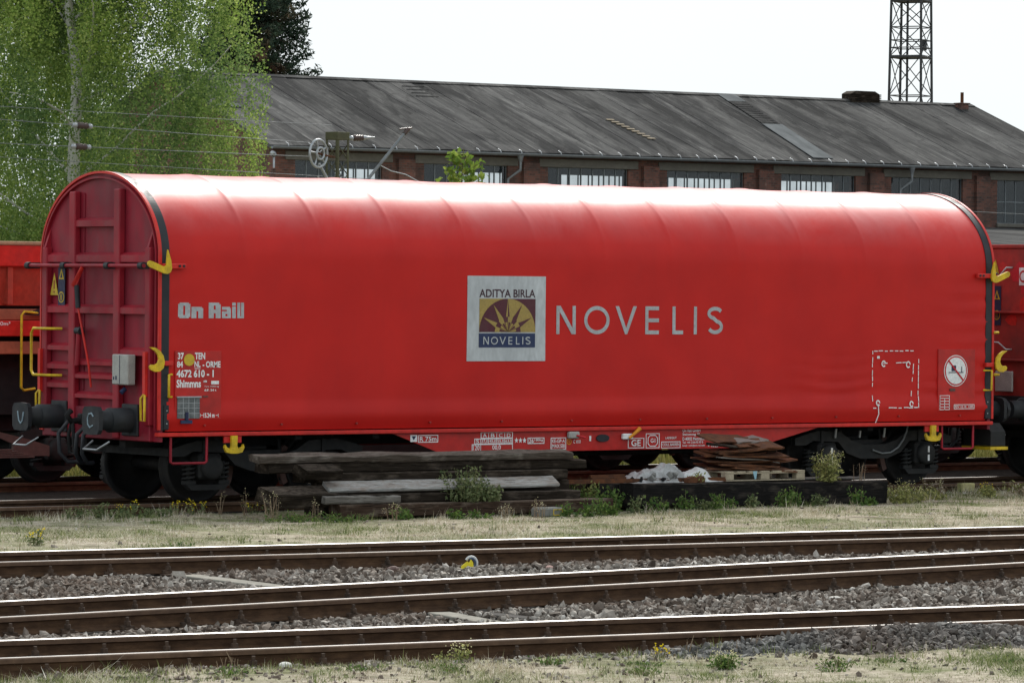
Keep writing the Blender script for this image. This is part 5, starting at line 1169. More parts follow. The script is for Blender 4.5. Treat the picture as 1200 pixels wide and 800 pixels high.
for i, (x_, y_) in enumerate(((.10, -3.19), (.27, -3.16))):
    m_ = MB(); m_.prism([(-.07, 0), (.08, .0), (.09, .05), (.02, .085), (-.06, .06)], lambda a, b_, d: (a, d, b_), -.05, .05); o = m_.build('rust_lump', 'rust_plate', loc=(x_, y_, .236)); o.rotation_euler = (0, 0, .5*i); tag(o, 'small rusty iron lump on the beam edge by the white sheeting', 'scrap', 'rusty lumps on the beam')
# pallet
pal = thing('pallet', 'worn wooden pallet under the pile of rusty plates', 'pallet', (.76, -3.10, .236), R(-1))
for i in range(3):
    for j in range(3):
        m_ = MB(); m_.bbox(i*.60, i*.60+.145, j*.35, j*.35+.10, .016, .092, .006); m_.build('block', 'pallet_wood', pal)
for j in range(3):
    m_ = MB(); m_.bbox(0, 1.345, j*.35, j*.35+.10, .0, .015, .003); m_.build('bottom_board', 'pallet_wood', pal)
    m_ = MB(); m_.bbox(0, 1.345, j*.35-.0, j*.35+.10, .093, .110, .003); m_.build('stringer_board', 'pallet_wood', pal)
for i in range(7):
    m_ = MB(); m_.bbox(i*.20, i*.20+.145, 0, .80, .111, .129, .003); m_.build('top_board', 'pallet_wood', pal)
m_ = MB(); m_.prism([(.455, .128), (.53, .128), (.515, .03), (.49, .02)], lambda a, b_, d: (a, d, b_), -.003, -.001); m_.build('blue_stain', 'pale_blue_paint', pal)
# rusty plates
ORD = 'first second third fourth fifth sixth seventh eighth ninth tenth eleventh twelfth thirteenth fourteenth fifteenth sixteenth seventeenth'.split()
rg = random.Random(12); z_ = .370
for i in range(17):
    w_ = rg.uniform(.85, 1.35)*(1 if i < 9 else .62); d_ = rg.uniform(.3, .48); th = rg.uniform(.014, .026); m_ = MB()
    nx_, ny_ = 7, 4; bend = rg.uniform(-.02, .03); P0 = []
    for k in (0, 1):
        for jy in range(ny_):
            for ix in range(nx_):
                u_, v_ = ix/(nx_-1)-.5, jy/(ny_-1)-.5
                e = rg.uniform(-.025, .025) if (ix in (0, nx_-1) or jy in (0, ny_-1)) and k == 0 else 0
                P0.append((u_*w_+e, v_*d_+e*.6, k*th+bend*(u_*2)**2+.008*math.sin(7*u_+i)))
    for jy in range(2*ny_): 
        pass
    T0 = nx_*ny_; fs = []
    for jy in range(ny_-1):
        for ix in range(nx_-1):
            q = jy*nx_+ix; fs += [(q, q+nx_, q+nx_+1, q+1), (T0+q, T0+q+1, T0+q+nx_+1, T0+q+nx_)]
    rim = [ix for ix in range(nx_)]+[jy*nx_+nx_-1 for jy in range(1, ny_)]+[(ny_-1)*nx_+ix for ix in range(nx_-2, -1, -1)]+[jy*nx_ for jy in range(ny_-2, 0, -1)]
    fs += [(rim[k], rim[(k+1) % len(rim)], rim[(k+1) % len(rim)]+T0, rim[k]+T0) for k in range(len(rim))]
    m_.add(P0, fs); mt = 'grey_plate' if i in (6, 15) else 'rust_plate'
    cx_ = 1.36+rg.uniform(-.16, .16)*(1+i/20)+(.03 if i < 9 else -.02); o = m_.build('steel_plate', mt, loc=(cx_, -2.78+rg.uniform(-.08, .08), z_))
    o.rotation_euler = (rg.uniform(.0, .16)+(.16 if i > 11 else 0), rg.uniform(-.06, .09), rg.uniform(-.22, .22))
    tag(o, ('pale grey' if mt == 'grey_plate' else 'corroded brown')+' steel plate, '+('topmost in the pile' if i == 16 else 'lowest in the pile' if i == 0 else ORD[i]+' from the bottom of the pile')+' on the pallet', 'steel plate', 'steel plates piled on the pallet')
    z_ += th+rg.uniform(.002, .008)
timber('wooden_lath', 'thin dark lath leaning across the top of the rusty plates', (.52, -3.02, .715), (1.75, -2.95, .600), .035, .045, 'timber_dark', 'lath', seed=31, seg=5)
# white plastic sheeting over rubble
from mathutils import noise as mn
def crumple(name, label, x0, x1, y0, y1, zb, hts, seed, mat, nx_=90, ny_=44, amp=.05):
    V = []; F = []
    for j in range(ny_):
        for i in range(nx_):
            u_, v_ = i/(nx_-1), j/(ny_-1)
            e = min(1, min(u_, 1-u_)*7)*min(1, min(v_, 1-v_)*4)
            H_ = sum(h*math.exp(-((u_-a)/s_)**2) for a, h, s_ in hts)*max(0, math.sin(math.pi*min(1, v_*1.15)))**.6
            p = Vector((u_*(x1-x0)*4+seed, v_*(y1-y0)*4, seed*1.7))
            r_ = mn.ridged_multi_fractal(p*1.3, 1.0, 2.2, 4, 1.0, 2.0)*.5-.55
            c_ = mn.noise(p*3.1)
            z = zb+e*(H_+amp*r_*1.5+.025*c_)
            V.append((x0+u_*(x1-x0)+.03*mn.noise(p*2.2), y0+v_*(y1-y0)+.03*mn.noise(p*2.7), max(zb-.004, z)))
    I_ = (np.arange(ny_-1)[:, None]*nx_+np.arange(nx_-1)[None, :]).ravel()
    o = link(name, np_mesh(name, np.array(V), np.stack([I_, I_+1, I_+nx_+1, I_+nx_], 1), mat, False)); return tag(o, label, 'plastic sheet')
crumple('plastic_sheet', 'crumpled white plastic sheeting heaped over rubble on the beams', -.80, .42, -3.12, -2.5, .238, [(.30, .12, .22), (.62, .22, .22), (.95, .05, .1)], 3.3, 'white_plastic', amp=.045)
crumple('plastic_sheet', 'smoother bright white plastic sheet folded beside the rusty plates', .02, .70, -3.16, -2.6, .240, [(.25, .12, .16), (.62, .17, .22)], 8.1, 'litter_white', 50, 30, .012)
for i in range(16):
    x_ = rg.uniform(-.72, -.05); m_ = MB(); s_ = rg.uniform(.02, .05)
    m_.bbox(-s_, s_, -s_*.7, s_*.7, -s_*.5, s_*.5, s_*.2); o = m_.build('rubble_piece', 'grey_stone' if i % 3 else 'underframe_black', loc=(x_, rg.uniform(-3.14, -2.95), .27+rg.uniform(0, .10)*(1+x_))); o.rotation_euler = (rg.uniform(0, 3), rg.uniform(0, 3), rg.uniform(0, 3))
    tag(o, 'dark rubble piece among the white plastic sheeting', 'rubble', 'rubble pieces in the white heap')
# blocks and litter on the ground
def rock(name, label, cat, loc, dims, mat, seed=1, rz=0, group=None):
    rg_ = random.Random(seed); m_ = MB(); import bmesh
    bm = bmesh.new(); bmesh.ops.create_icosphere(bm, subdivisions=2, radius=1)
    vs = []
    for v in bm.verts:
        p = v.co; k = .55/max(abs(p.x), abs(p.y), abs(p.z))*.5+.5
        q = p*k*(1+.12*mn.noise(p*1.7+Vector((seed*3.1, 0, 0)))); vs.append((q.x*dims[0], q.y*dims[1], q.z*dims[2]))
    fs = [tuple(v.index for v in f.verts) for f in bm.faces]; bm.free()
    m_.add(vs, fs); o = m_.build(name, mat, loc=loc); o.rotation_euler = (0, 0, rz); return tag(o, label, cat, group)
m_ = MB(); m_.bbox(-.19, .19, -.10, .10, 0, .12, .02); o = m_.build('stone_block', 'grey_stone', loc=(-2.68, -3.80, -.115)); tag(o, 'grey stone block with a faded yellow square, below the front timber', 'stone block')
m2 = MB(); rect_frame(m2, (.02, .17, .02, .10), -.101, .012); m2.build('painted_square', 'warn_yellow', o)
m_ = MB(); m_.bbox(-.13, .13, -.06, .06, 0, .13, .015); o = m_.build('yellow_block', 'yellow_block', loc=((6.6724, -0.0235)[0], -1.25, -.10)); tag(o, 'yellowish square block standing by the rail under the right wagon end', 'block')
rock('white_rock', 'whitish lump of stone in front of the nearest rail', 'stone', (-17.50, -20.42, -.115), (.07, .055, .045), 'pale_stone', 13)
rock('pink_rock', 'pinkish pebble on the ballast near the yellow litter', 'stone', (-8.56, -11.75, -.135), (.05, .05, .04), 'pink_stone', 5)
rock('brown_rock', 'squarish brown stone lying on the ballast beside the first track', 'stone', (-10.25, -11.35, -.13), (.085, .06, .06), 'brown_steel', 7)
rock('tan_rock', 'pale tan stone on the ballast behind the front track', 'stone', (-8.9, -16.7, -.13), (.075, .06, .035), 'pale_stone', 8)
lit = thing('litter', 'crumpled yellow, white and blue piece of litter on the ballast', 'litter', (-9.37, -11.45, -.155), R(-25))
m_ = MB(); m_.prism([(-.09, .0), (.05, .0), (.04, .09), (.02, .12), (.0, .085), (-.02, .10), (-.08, .05)], lambda a, b_, d: (a, d, b_), -.02, .0); m_.build('yellow_scrap', 'litter_yellow', lit)
m_ = MB(); m_.tube([(.03+.06*math.cos(R(t)), .03, .075+.07*math.sin(R(t))) for t in range(-50, 170, 20)], [.014]*11, 8); m_.build('white_ring', 'litter_white', lit)
m_ = MB(); m_.tube([(.03+.042*math.cos(R(t)), .02, .075+.05*math.sin(R(t))) for t in range(-40, 130, 20)], [.011]*9, 6); m_.build('blue_ring', 'litter_blue', lit)
m_ = MB(); m_.bbox(-.22, .10, -.05, .03, .0, .025, .006); m_.build('pale_flap', 'litter_white', lit)
def plank(label, A, B, w, mat, z=-.15):
    A, B = Vector((A[0], A[1], z)), Vector((B[0], B[1], z)); m_ = MB(); L_ = (B-A).length; m_.bbox(0, L_, -w/2, w/2, -.05, .0, .008); o = m_.build('flat_board', mat); o.location = A; o.rotation_euler = (0, 0, math.atan2(B.y-A.y, B.x-A.x)); return tag(o, label, 'board')
plank('pale flat concrete board reaching from the first track towards the askew track', (-12.46, -10.95), (-12.60, -13.1), .24, 'concrete_board', -.125)
plank('grey flat board lying on the ballast between the askew and the front track', (-13.1, -16.2), (-13.5, -18.0), .22, 'concrete_board', -.135)
plank('dark short board beside the grey one on the ballast', (-12.75, -16.3), (-12.75, -17.2), .20, 'sleeper_wood', -.14)
plank('dark broken board end under the front rail', (-14.0, -20.75), (-13.75, -21.45), .22, 'sleeper_wood', -.145)
plank('grey splintered board in front of the front rail', (-14.5, -20.85), (-14.3, -21.5), .2, 'timber_grey', -.15)

# ------------------------------------------------------------------ overhead line: short lattice mast, tension wheel, strut, wires
mast = thing('lattice_mast', 'short olive-green lattice mast with square cap behind the wagon', 'mast', (13.44, 25, -.12), R(12))
w_ = .165; H_ = 5.93
for sx in (-1, 1):
    for sy in (-1, 1):
        m_ = MB(); m_.box(*sorted((sx*w_, sx*(w_-.05))), *sorted((sy*w_, sy*(w_-.012))), 0, H_); m_.box(*sorted((sx*w_, sx*(w_-.012))), *sorted((sy*(w_-.012), sy*(w_-.05))), 0, H_); m_.build('corner_angle', 'mast_green', mast)
m_ = MB(); z_ = 0; k = 0
while z_ < H_-.5:
    for sy in (-1, 1):
        a = (-w_+.02, sy*(w_-.02), z_) if k % 2 else (w_-.02, sy*(w_-.02), z_); c = (w_-.02, sy*(w_-.02), z_+.30) if k % 2 else (-w_+.02, sy*(w_-.02), z_+.30); m_.cyl(a, c, .012, n=5)
        a = (sy*(w_-.02), -w_+.02, z_) if k % 2 else (sy*(w_-.02), w_-.02, z_); c = (sy*(w_-.02), w_-.02, z_+.30) if k % 2 else (sy*(w_-.02), -w_+.02, z_+.30); m_.cyl(a, c, .012, n=5)
    z_ += .30; k += 1
m_.build('lattice_bar', 'mast_green', mast)
m_ = MB(); m_.bbox(-w_-.01, w_+.01, -w_-.01, w_+.01, H_-.14, H_+.02, .01); m_.build('mast_cap', 'mast_green', mast)
ins = thing('insulator', 'dark brown insulator with steel ends sticking out from the mast cap', 'insulator', (13.62, 25, 5.71), 0)
m_ = MB(); m_.lathe([(.03, 0), (.03, .12), (.05, .13), (.05, .18), (.03, .2)], (0, 0, 0), (1, 0, .05), 12); m_.lathe([(.03, .42), (.05, .45), (.03, .55), (.015, .72)], (0, 0, 0), (1, 0, .05), 12); m_.build('metal_end', 'galvanised', ins)
m_ = MB(); m_.lathe([(.045, .2), (.07, .23), (.05, .26), (.07, .29), (.05, .32), (.07, .35), (.05, .38), (.06, .42)], (0, 0, 0), (1, 0, .05), 14); m_.build('ribbed_body', 'insulator_brown', ins)
tw_ = thing('tension_wheel', 'grey spoked tensioning wheel beside the lattice mast', 'wheel', (12.82, 24.75, 5.38), 0)
nrm = Vector((-.30, .95, 0)).normalized(); uu = nrm.cross(Vector((0, 0, 1))).normalized(); zz = Vector((0, 0, 1))
def ringpts(r, n=36): return [uu*r*math.cos(2*math.pi*i/n)+zz*r*math.sin(2*math.pi*i/n) for i in range(n+1)]
m_ = MB(); m_.tube(ringpts(.275), .026, 8, False); m_.build('outer_rim', 'galvanised', tw_)
m_ = MB(); m_.tube([p-nrm*.05 for p in ringpts(.115, 24)], .024, 8, False); m_.build('inner_drum', 'galvanised', tw_)
for i in range(5):
    a = 2*math.pi*i/5+.5; m_ = MB(); m_.tube([uu*.03*math.cos(a)+zz*.03*math.sin(a), uu*.27*math.cos(a)+zz*.27*math.sin(a)], .018, 6); m_.build('spoke', 'galvanised', tw_)
m_ = MB(); m_.tube([(0, 0, 0), (.35, .1, -.05), (.55, .25, -.05)], .025, 6); m_.build('axle_arm', 'rust_plate', tw_)
m_ = MB(); m_.tube([(.05, .05, -.2), (.5, .1, -.82)], .03, 6); m_.tube([(.02, .05, -.45), (.3, .1, -.8)], .014, 6); m_.build('stay', 'galvanised', tw_)
st_ = thing('strut_tube', 'slanting grey steel tube with clamp at its tip, right of the lattice mast', 'strut', (13.9, 25, 4.6), 0)
m_ = MB(); m_.cyl((0, 0, 0), (1.19, 0, 1.27), .032, n=10); m_.build('tube', 'zinc_grey', st_)
m_ = MB(); m_.cyl((1.16, 0, 1.24), (1.26, 0, 1.34), .048, n=8); m_.cyl((1.05, 0, 1.33), (1.35, 0, 1.36), .018, n=6); m_.build('clamp', 'insulator_brown', st_)
m_ = MB(); m_.tube([(.55, 0, .60), (.85, 0, .48), (1.2, 0, .42), (1.6, 0, .25)], .011, 5); m_.build('stay_wire', 'galvanised', st_)
m_ = MB(); m_.cyl((0, 0, .05), (0, 0, -4.7), .07, n=8); m_.build('post', 'mast_green', st_)
def wire(label, A, B, r=.0055, ins_at=None):
    t = thing('overhead_wire', label, 'wire', A); A, B = Vector(A), Vector(B); n = 16; sg = .0012*(B-A).length**1.2
    m_ = MB(); m_.tube([(B-A)*(i/n)-Vector((0, 0, sg*4*(i/n)*(1-i/n))) for i in range(n+1)], r, 5); m_.build('cable', 'zinc_grey', t)
    if ins_at is not None:
        p = (B-A)*ins_at-Vector((0, 0, sg*4*ins_at*(1-ins_at))); d = (B-A).normalized()
        m_ = MB(); m_.lathe([(.02, -.22), (.05, -.2), (.05, -.13), (.02, -.12)], p, d, 10); m_.build('clamp', 'galvanised', t); m_ = MB(); m_.lathe([(.02, .12), (.05, .13), (.05, .2), (.02, .22)], p, d, 10); m_.build('clamp', 'galvanised', t)
        m_ = MB(); m_.lathe([(.045, -.12), (.07, -.09), (.05, -.05), (.07, -.01), (.05, .03), (.07, .07), (.045, .12)], p, d, 12); m_.build('insulator', 'insulator_brown', t)
    return t
def wl(x0, z0, x1, z1, xa, xb): s_ = (z1-z0)/(x1-x0); return (xa, 25, z0+s_*(xa-x0)), (xb, 25, z0+s_*(xb-x0))
A_, B2 = wl(5.74, 6.16, 10.69, 6.03, -25, 13.3); wire('topmost thin overhead wire crossing before the birch', A_, B2)
A_, B2 = wl(5.74, 5.91, 11.39, 5.66, -25, 12.75); wire('second overhead wire from the top with an insulator, running to the wheel rim', A_, B2, .007, (7.55+25)/(12.75+25))
A_, B2 = wl(5.74, 5.46, 11.39, 5.35, -25, 12.75); wire('third overhead wire from the top with an insulator', A_, B2, .007, (7.52+25)/(12.75+25))
A_, B2 = wl(5.74, 5.32, 15.41, 5.05, -25, 40); wire('lowest overhead wire, passing in front of the lattice mast', A_, B2)

# ------------------------------------------------------------------ plants
def leaf_quads(C_, S, rg, up_bias=.0, asp=.62):
    """folded diamond leaves: C_ (n,3) centres, S (n,) sizes -> V (n*4,3), F (n,4)"""
    n = len(C_); d = rg.normal(size=(n, 3)); d[:, 2] -= up_bias; d /= np.linalg.norm(d, axis=1)[:, None]
    r = rg.normal(size=(n, 3)); s = np.cross(d, r); s /= np.linalg.norm(s, axis=1)[:, None]; nn = np.cross(d, s)
    h = S[:, None]*.5
    V = np.stack([C_-d*h, C_+s*h*asp+nn*h*.15, C_+d*h, C_-s*h*asp+nn*h*.15], 1)
    return V.reshape(-1, 3), np.arange(n*4).reshape(n, 4)
def blades(name, X, Y, Z, hgt, wid, mat, rg, lean=.5):
    n = len(X); a = rg.uniform(0, 2*np.pi, n); hh = hgt*np.exp(rg.normal(0, .35, n)); ww = wid*rg.uniform(.6, 1.4, n)
    la = rg.uniform(0, 2*np.pi, n); ll = np.abs(rg.normal(0, lean, n))*hh
    b0 = np.stack([X-np.cos(a)*ww, Y-np.sin(a)*ww, Z], 1); b1 = np.stack([X+np.cos(a)*ww, Y+np.sin(a)*ww, Z], 1)
    tip = np.stack([X+np.cos(la)*ll, Y+np.sin(la)*ll, Z+hh], 1)
    V = np.stack([b0, b1, tip], 1).reshape(-1, 3); return link(name, np_mesh(name, V, np.arange(n*3).reshape(n, 3), mat))
rg = np.random.default_rng(21)
def dens(x, y, s, k, lo, hi): return sstep(lo, hi, wob(x, y, s, k)*.5+.5)
# dry grass between the wagon and the first track
n = 260000; X = rg.uniform(-20, 12, n); Y = rg.uniform(-9.6, -.95, n)
ok = (Y < -.95) & (Y > yA(X)+.95+.2*wob(X, Y, 2, 3)) & (X > -12.5+(Y+8.5)*.6-3) & (X < 1.0+(Y+9.0)*1.15+4.5) & (rg.random(n) < .15+.85*dens(X, Y, 1.6, 2, .25, .65)) & ~((np.abs(X+3.6) < 2.6) & (Y > -3.4) & (Y < -2.2)) & ~((np.abs(X-1) < 2.3) & (Y > -3.25) & (Y < -2.4))
X, Y = X[ok], Y[ok]; o = stuff(blades('grass', X, Y, gz(X, Y)-.005, (.024+.045*dens(X, Y, .9, 8, .5, .95))*(1-.35*sstep(-4.6, -3.6, Y)), .0045, 'dry_grass', rg, 1.3)); tag(o, 'short dry straw-coloured grass between the wagon and the tracks', 'grass')
# dry grass in front of the nearest track
n = 260000; X = rg.uniform(-27, -3, n); Y = rg.uniform(-27, -19.5, n)
ok = (Y < yC(X)-1.12-.25*wob(X, Y, 2.6, 3)-.1) & (X > -24.5) & (X < -12.5+(Y+23.6)*.7+7) & (rg.random(n) < .15+.85*dens(X, Y, 2, 5, .25, .7))
X, Y = X[ok], Y[ok]; hb = np.exp(-(((X+11.95)/1.7)**2+((Y-(yC(X)-1.33))/.42)**2)); k2 = rg.random(len(X)) > hb*1.5; X, Y = X[k2], Y[k2]
o = stuff(blades('grass', X, Y, gz(X, Y)-.005, .022+.04*dens(X, Y, 1.2, 8, .5, .95), .0034, 'dry_grass', rg, 1.3)); tag(o, 'short dry grass on the near side of the front track', 'grass')
# tufts and pebbles scattered over both grass strips
def tufts(name, cx_, cy_, label, mat, k, sp, h, w):
    n = len(cx_); X = np.repeat(cx_, k)+rg.normal(0, sp, n*k); Y = np.repeat(cy_, k)+rg.normal(0, sp, n*k); hs = np.repeat(rg.uniform(.5, 1.3, n), k)
    o = stuff(blades(name, X, Y, gz(X, Y)-.005, h*hs, w, mat, rg, .55)); tag(o, label, 'grass'); return o
def spots(n, near):
    if near: X = rg.uniform(-24, -6, n); Y = yC(X)-1.15-rg.exponential(1.0, n)
    else: X = rg.uniform(-17, 10, n); Y = np.where(rg.random(n) < .35, yA(X)+1.1+rg.exponential(.25, n), np.where(rg.random(n) < .5, -1.25-rg.exponential(.35, n), rg.uniform(-9, -1.4, n))); ok = (Y > yA(X)+1.0) & (Y < -1.1) & ~((X > -6.4) & (X < 3.5) & (Y > -3.4)); X, Y = X[ok], Y[ok]
    return X, Y
X, Y = spots(620, False); tufts('grass_tufts', X, Y, 'scattered straw tufts standing up in the grass behind the tracks', 'straw_tuft', 26, .05, .085, .0032)
X, Y = spots(420, False); tufts('grass_tufts', X, Y, 'scattered green tufts in the grass behind the tracks', 'green_tuft', 30, .07, .07, .004)
X, Y = spots(260, True); tufts('grass_tufts', X, Y, 'scattered straw tufts standing up before the front track', 'straw_tuft', 22, .04, .045, .0024)
X, Y = spots(300, True); tufts('grass_tufts', X, Y, 'scattered green tufts before the front track', 'green_tuft', 30, .06, .05, .003)
X, Y = spots(1500, False); X2, Y2 = spots(1500, True); X3 = rg.uniform(-24, -4, 1500); Y3 = yC(X3)-1.05-rg.exponential(.22, 1500); X, Y = np.concatenate([X, X2, X3]), np.concatenate([Y, Y2, Y3])
o = stuff(stones('scattered_pebbles', np.stack([X, Y, gz(X, Y)+.004], 1), .036, 'ballast_stone', 9)); tag(o, 'small grey pebbles scattered through the dry grass', 'gravel')
# tall sunlit grass beyond the second train
n = 60000; X = rg.uniform(-8, 24, n); Y = rg.uniform(7.6, 14, n)
o = stuff(blades('grass', X, Y, gz(X, Y), .38, .008, 'far_grass', rg, .5)); tag(o, 'tall yellow-green grass beyond the trains, seen under the wagon', 'grass')

def weed(name, label, loc, h, spread, nst, mat, seed, flower=None, leaf=.05, group=None, cat='weed', dens_=16, dry=False):
    r_ = np.random.default_rng(seed); t = thing(name, label, cat, loc, 0, group)
    m_ = MB(); LC = []; LS = []; FC = []
    for i in range(nst):
        a = r_.uniform(0, 2*np.pi); ro = spread*.45*r_.random()**.6; bx_, by_ = ro*np.cos(a), ro*np.sin(a)
        hh = h*r_.uniform(.55, 1.05)*(1-.35*ro/max(spread, 1e-3)); ox, oy = r_.normal(0, .12, 2)*hh+np.array([np.cos(a), np.sin(a)])*ro*.5
        pts = [(bx_+ox*t_**1.6, by_+oy*t_**1.6, hh*t_) for t_ in (0, .35, .7, 1)]
        m_.tube(pts, [.005, .004, .003, .002], 4, False)
        k = dens_; ts = r_.uniform(.08 if not dry else .5, 1, k)
        for t_ in ts:
            q = 1-.55*t_; LC.append((bx_+ox*t_**1.6+r_.normal(0, .035*q+.01), by_+oy*t_**1.6+r_.normal(0, .035*q+.01), hh*t_+r_.normal(0, .01))); LS.append((.35 if dry else 1)*leaf*(.5+.9*q)*r_.uniform(.7, 1.3))
        if flower:
            for _ in range(3 if dry else 6): FC.append((pts[-1][0]+r_.normal(0, .022), pts[-1][1]+r_.normal(0, .022), pts[-1][2]+r_.normal(.005, .016)))
    stuff(m_.build('stem', 'dry_stem' if dry else 'green_stem', t, fix=False))
    V, F = leaf_quads(np.array(LC), np.array(LS), r_, -.4, .5); stuff(link('foliage', np_mesh('foliage', V, F, mat), t))
    if FC:
        V, F = leaf_quads(np.array(FC), np.full(len(FC), .020 if flower == 'yellow_flower' else .013), r_, 0, .9); stuff(link('flower', np_mesh('flower', V, F, flower), t))
    return t
def gzz(x, y): return float(gz(x, y))-.01
def W(px, label, h, spread, nst, mat, seed, **k):
    x, y = px; return weed(k.pop('name', 'weed'), label, (x, y, k.pop('z', gzz(x, y))), h, spread, nst, mat, seed, **k)
BW = [(-1.42, .13, .16, 'short green weed beside the timber stack, left of the black beam end'), (-1.05, .27, .2, 'tall leafy weed at the left end corner of the black beam'),
      (-.72, .24, .2, 'grey-green weed before the left part of the black beam'), (-.22, .26, .22, 'leafy weed below the left edge of the white sheeting'), (.04, .20, .2, 'low weed below the middle of the white sheeting'),
      (.30, .27, .22, 'upright weed below the rusty lumps on the beam edge'), (.56, .18, .18, 'low weed below the smooth white sheet'), (.86, .18, .18, 'low weed below the left pallet block'),
      (1.36, .28, .22, 'tall green weed below the middle of the pallet'), (1.62, .30, .24, 'fullest green weed, below the blue-stained pallet block'), (2.02, .18, .2, 'low weed below the right pallet corner'),
      (2.66, .30, .24, 'tall green weed below the yellow-green bush'), (2.95, .14, .16, 'small weed before the right end of the black beam')]
for i, (px, hpx, sp, lb) in enumerate(BW):
    W((px, -3.46-.05*(i % 3)), lb, hpx, sp, 8, ('weed_leaf', 'weed_grey', 'weed_leaf')[i % 3], 100+i, group='weeds along the beam', leaf=.05, dens_=16)
W((-3.6, -3.28), 'tall grey-green bush growing out of the stacked timbers', .50, .52, 44, 'weed_grey', 201, z=.06, leaf=.050, name='bush', cat='bush', dens_=22)
W((-3.32, -3.36), 'low grey-green sprig hanging over the bottom timber under the bush', .26, .32, 20, 'weed_grey', 202, z=.075, leaf=.05)
W((2.43, -3.16), 'yellow-green bush standing on the right end of the beams', .44, .36, 34, 'weed_pale', 203, z=.20, leaf=.045, name='bush', cat='bush', flower='pale_flower', dens_=20)
W((3.1, -3.05), 'wispy dry stalk with seed heads on the right end of the beams', .30, .25, 6, 'weed_dry', 204, z=.2, dry=True, leaf=.03)
for i, (x_, y_, h_) in enumerate(((-1.55, -2.98, .36), (-1.38, -2.95, .44), (-1.2, -3.12, .36))): W((x_, y_), 'pale green weed filling the gap between timber stack and beams', h_, .34, 14, 'weed_pale' if i % 2 else 'weed_leaf', 210+i, group='weeds between stack and beams', leaf=.06, dens_=20)
W((.25, -3.12), 'small yellow-green sprout on the beam before the white sheeting', .13, .14, 9, 'weed_pale', 220, z=.235, leaf=.05)
W((.10, -2.6), 'single thin yellow-green shoot above the white sheeting', .36, .05, 2, 'weed_pale', 221, z=.23, leaf=.06)
W((3.62, -3.35), 'bushy pale green weed at the right end of the black beam', .34, .34, 18, 'weed_pale', 222, leaf=.05, flower='pale_flower')
W((3.95, -3.2), 'pale weed with white blossoms just right of the beams', .26, .3, 12, 'weed_pale', 223, leaf=.04, flower='pale_flower')
for i, (x_, y_, h_, fl) in enumerate(((-8.05, -1.75, .20, 0), (-7.8, -1.95, .18, 0), (-7.55, -1.7, .22, 1), (-7.3, -1.85, .16, 0), (-8.3, -1.7, .2, 0), (-7.05, -1.7, .16, 0))): W((x_, y_), 'green weed clump with a few yellow blossoms by the left wagon end', h_, .34, 6, 'weed_grey', 230+i, group='weeds by the left wagon end', flower='yellow_flower' if fl else None, leaf=.05)
for i, (x_, y_, h_) in enumerate(((-6.75, -1.55, .22), (-6.62, -1.7, .20), (-6.45, -1.6, .24), (-5.72, -1.7, .20), (-5.55, -1.85, .26), (-5.45, -1.65, .22))): W((x_, y_), 'yellow-flowered ragwort below the left bogie', h_, .12, 4, 'weed_grey', 240+i, group='ragwort below the bogie', flower='yellow_flower', leaf=.035, dens_=8)
for i, (x_, y_, h_) in enumerate(((-6.15, -1.6, .30), (-5.85, -1.75, .34), (-5.2, -2.3, .42))): W((x_, y_), 'thin dry stalk with pale seed heads between rail and timber stack', h_, .12, 4, 'weed_dry', 250+i, group='dry stalks left of the stack', dry=True, flower='pale_flower', leaf=.03, dens_=6)
for i, (x_, y_, h_) in enumerate(((-6.55, -3.35, .40), (-6.45, -3.3, .34), (-5.95, -3.45, .30))): W((x_, y_), 'dry brown stalk before the thick tilted timber end', h_, .16, 5, 'weed_dry', 255+i, group='dry stalks before the stack', dry=True, flower='pale_flower', leaf=.035, dens_=9)
for i, (x_, y_) in enumerate(((-6.3, -3.5), (-6.1, -3.65), (-5.85, -3.75), (-6.5, -3.6), (-5.6, -3.7))): W((x_, y_), 'fresh green grass tuft below the tilted timber end', .13, .55, 18, 'weed_leaf', 260+i, group='green tufts at the stack corner', leaf=.04, dens_=5)
FT = ['dry flowering stalk below the short grey-brown plank', 'small green weed below the short grey-brown plank', 'small green weed before the bottom timber, just right of the short plank', 'dry flowering stalk below the tall grey-green bush', 'tall dry stalk left of the grey stone block', 'small green weed right beside the grey stone block', 'small green weed a step right of the grey stone block', 'tallest green weed before the right end of the bottom timber', 'low green weed at the right end of the bottom timber', 'tiny green weed below the left side of the grey-green bush']
for i, (x_, y_, h_, d_) in enumerate(((-5.05, -3.85, .24, 1), (-4.9, -3.8, .2, 0), (-4.25, -4.0, .16, 0), (-3.35, -3.9, .2, 1), (-2.95, -4.0, .26, 1), (-2.45, -3.95, .2, 0), (-2.2, -4.0, .22, 0), (-1.9, -3.95, .3, 0), (-1.75, -3.85, .22, 0), (-3.9, -4.05, .12, 0))): W((x_, y_), FT[i], h_, .2, 8, 'weed_dry' if d_ else 'weed_leaf', 270+i, group='dry stalks before the front timber' if d_ else 'green weeds before the front timber', dry=bool(d_), flower='pale_flower' if d_ else None, leaf=.05)
for i in range(16): W((4.6+i*.34+rg.uniform(-.1, .1), -1.75-rg.uniform(0, .8)), 'mixed pale weed beside the rail under the right wagon end', rg.uniform(.14, .28), .26, 8, 'weed_pale' if i % 3 else 'weed_dry', 290+i, group='weeds under the right wagon end', flower=('pale_flower', None, 'yellow_flower')[i % 3] if i % 2 else None, leaf=.045)
W((-16.0, -20.62), 'small upright plant with pale yellow blossoms before the front rail', .20, .10, 7, 'weed_pale', 320, flower='pale_flower', leaf=.032, dens_=16, z=-.16)
W((-16.18, -20.6), 'low sprout beside the pale yellow flowering plant', .12, .08, 4, 'weed_pale', 321, leaf=.03, z=-.16)
W((-14.5, -22.0), 'small round light green plant in the foreground grass', .13, .2, 22, 'weed_leaf', 322, leaf=.03, flower='pale_flower', z=-.15)
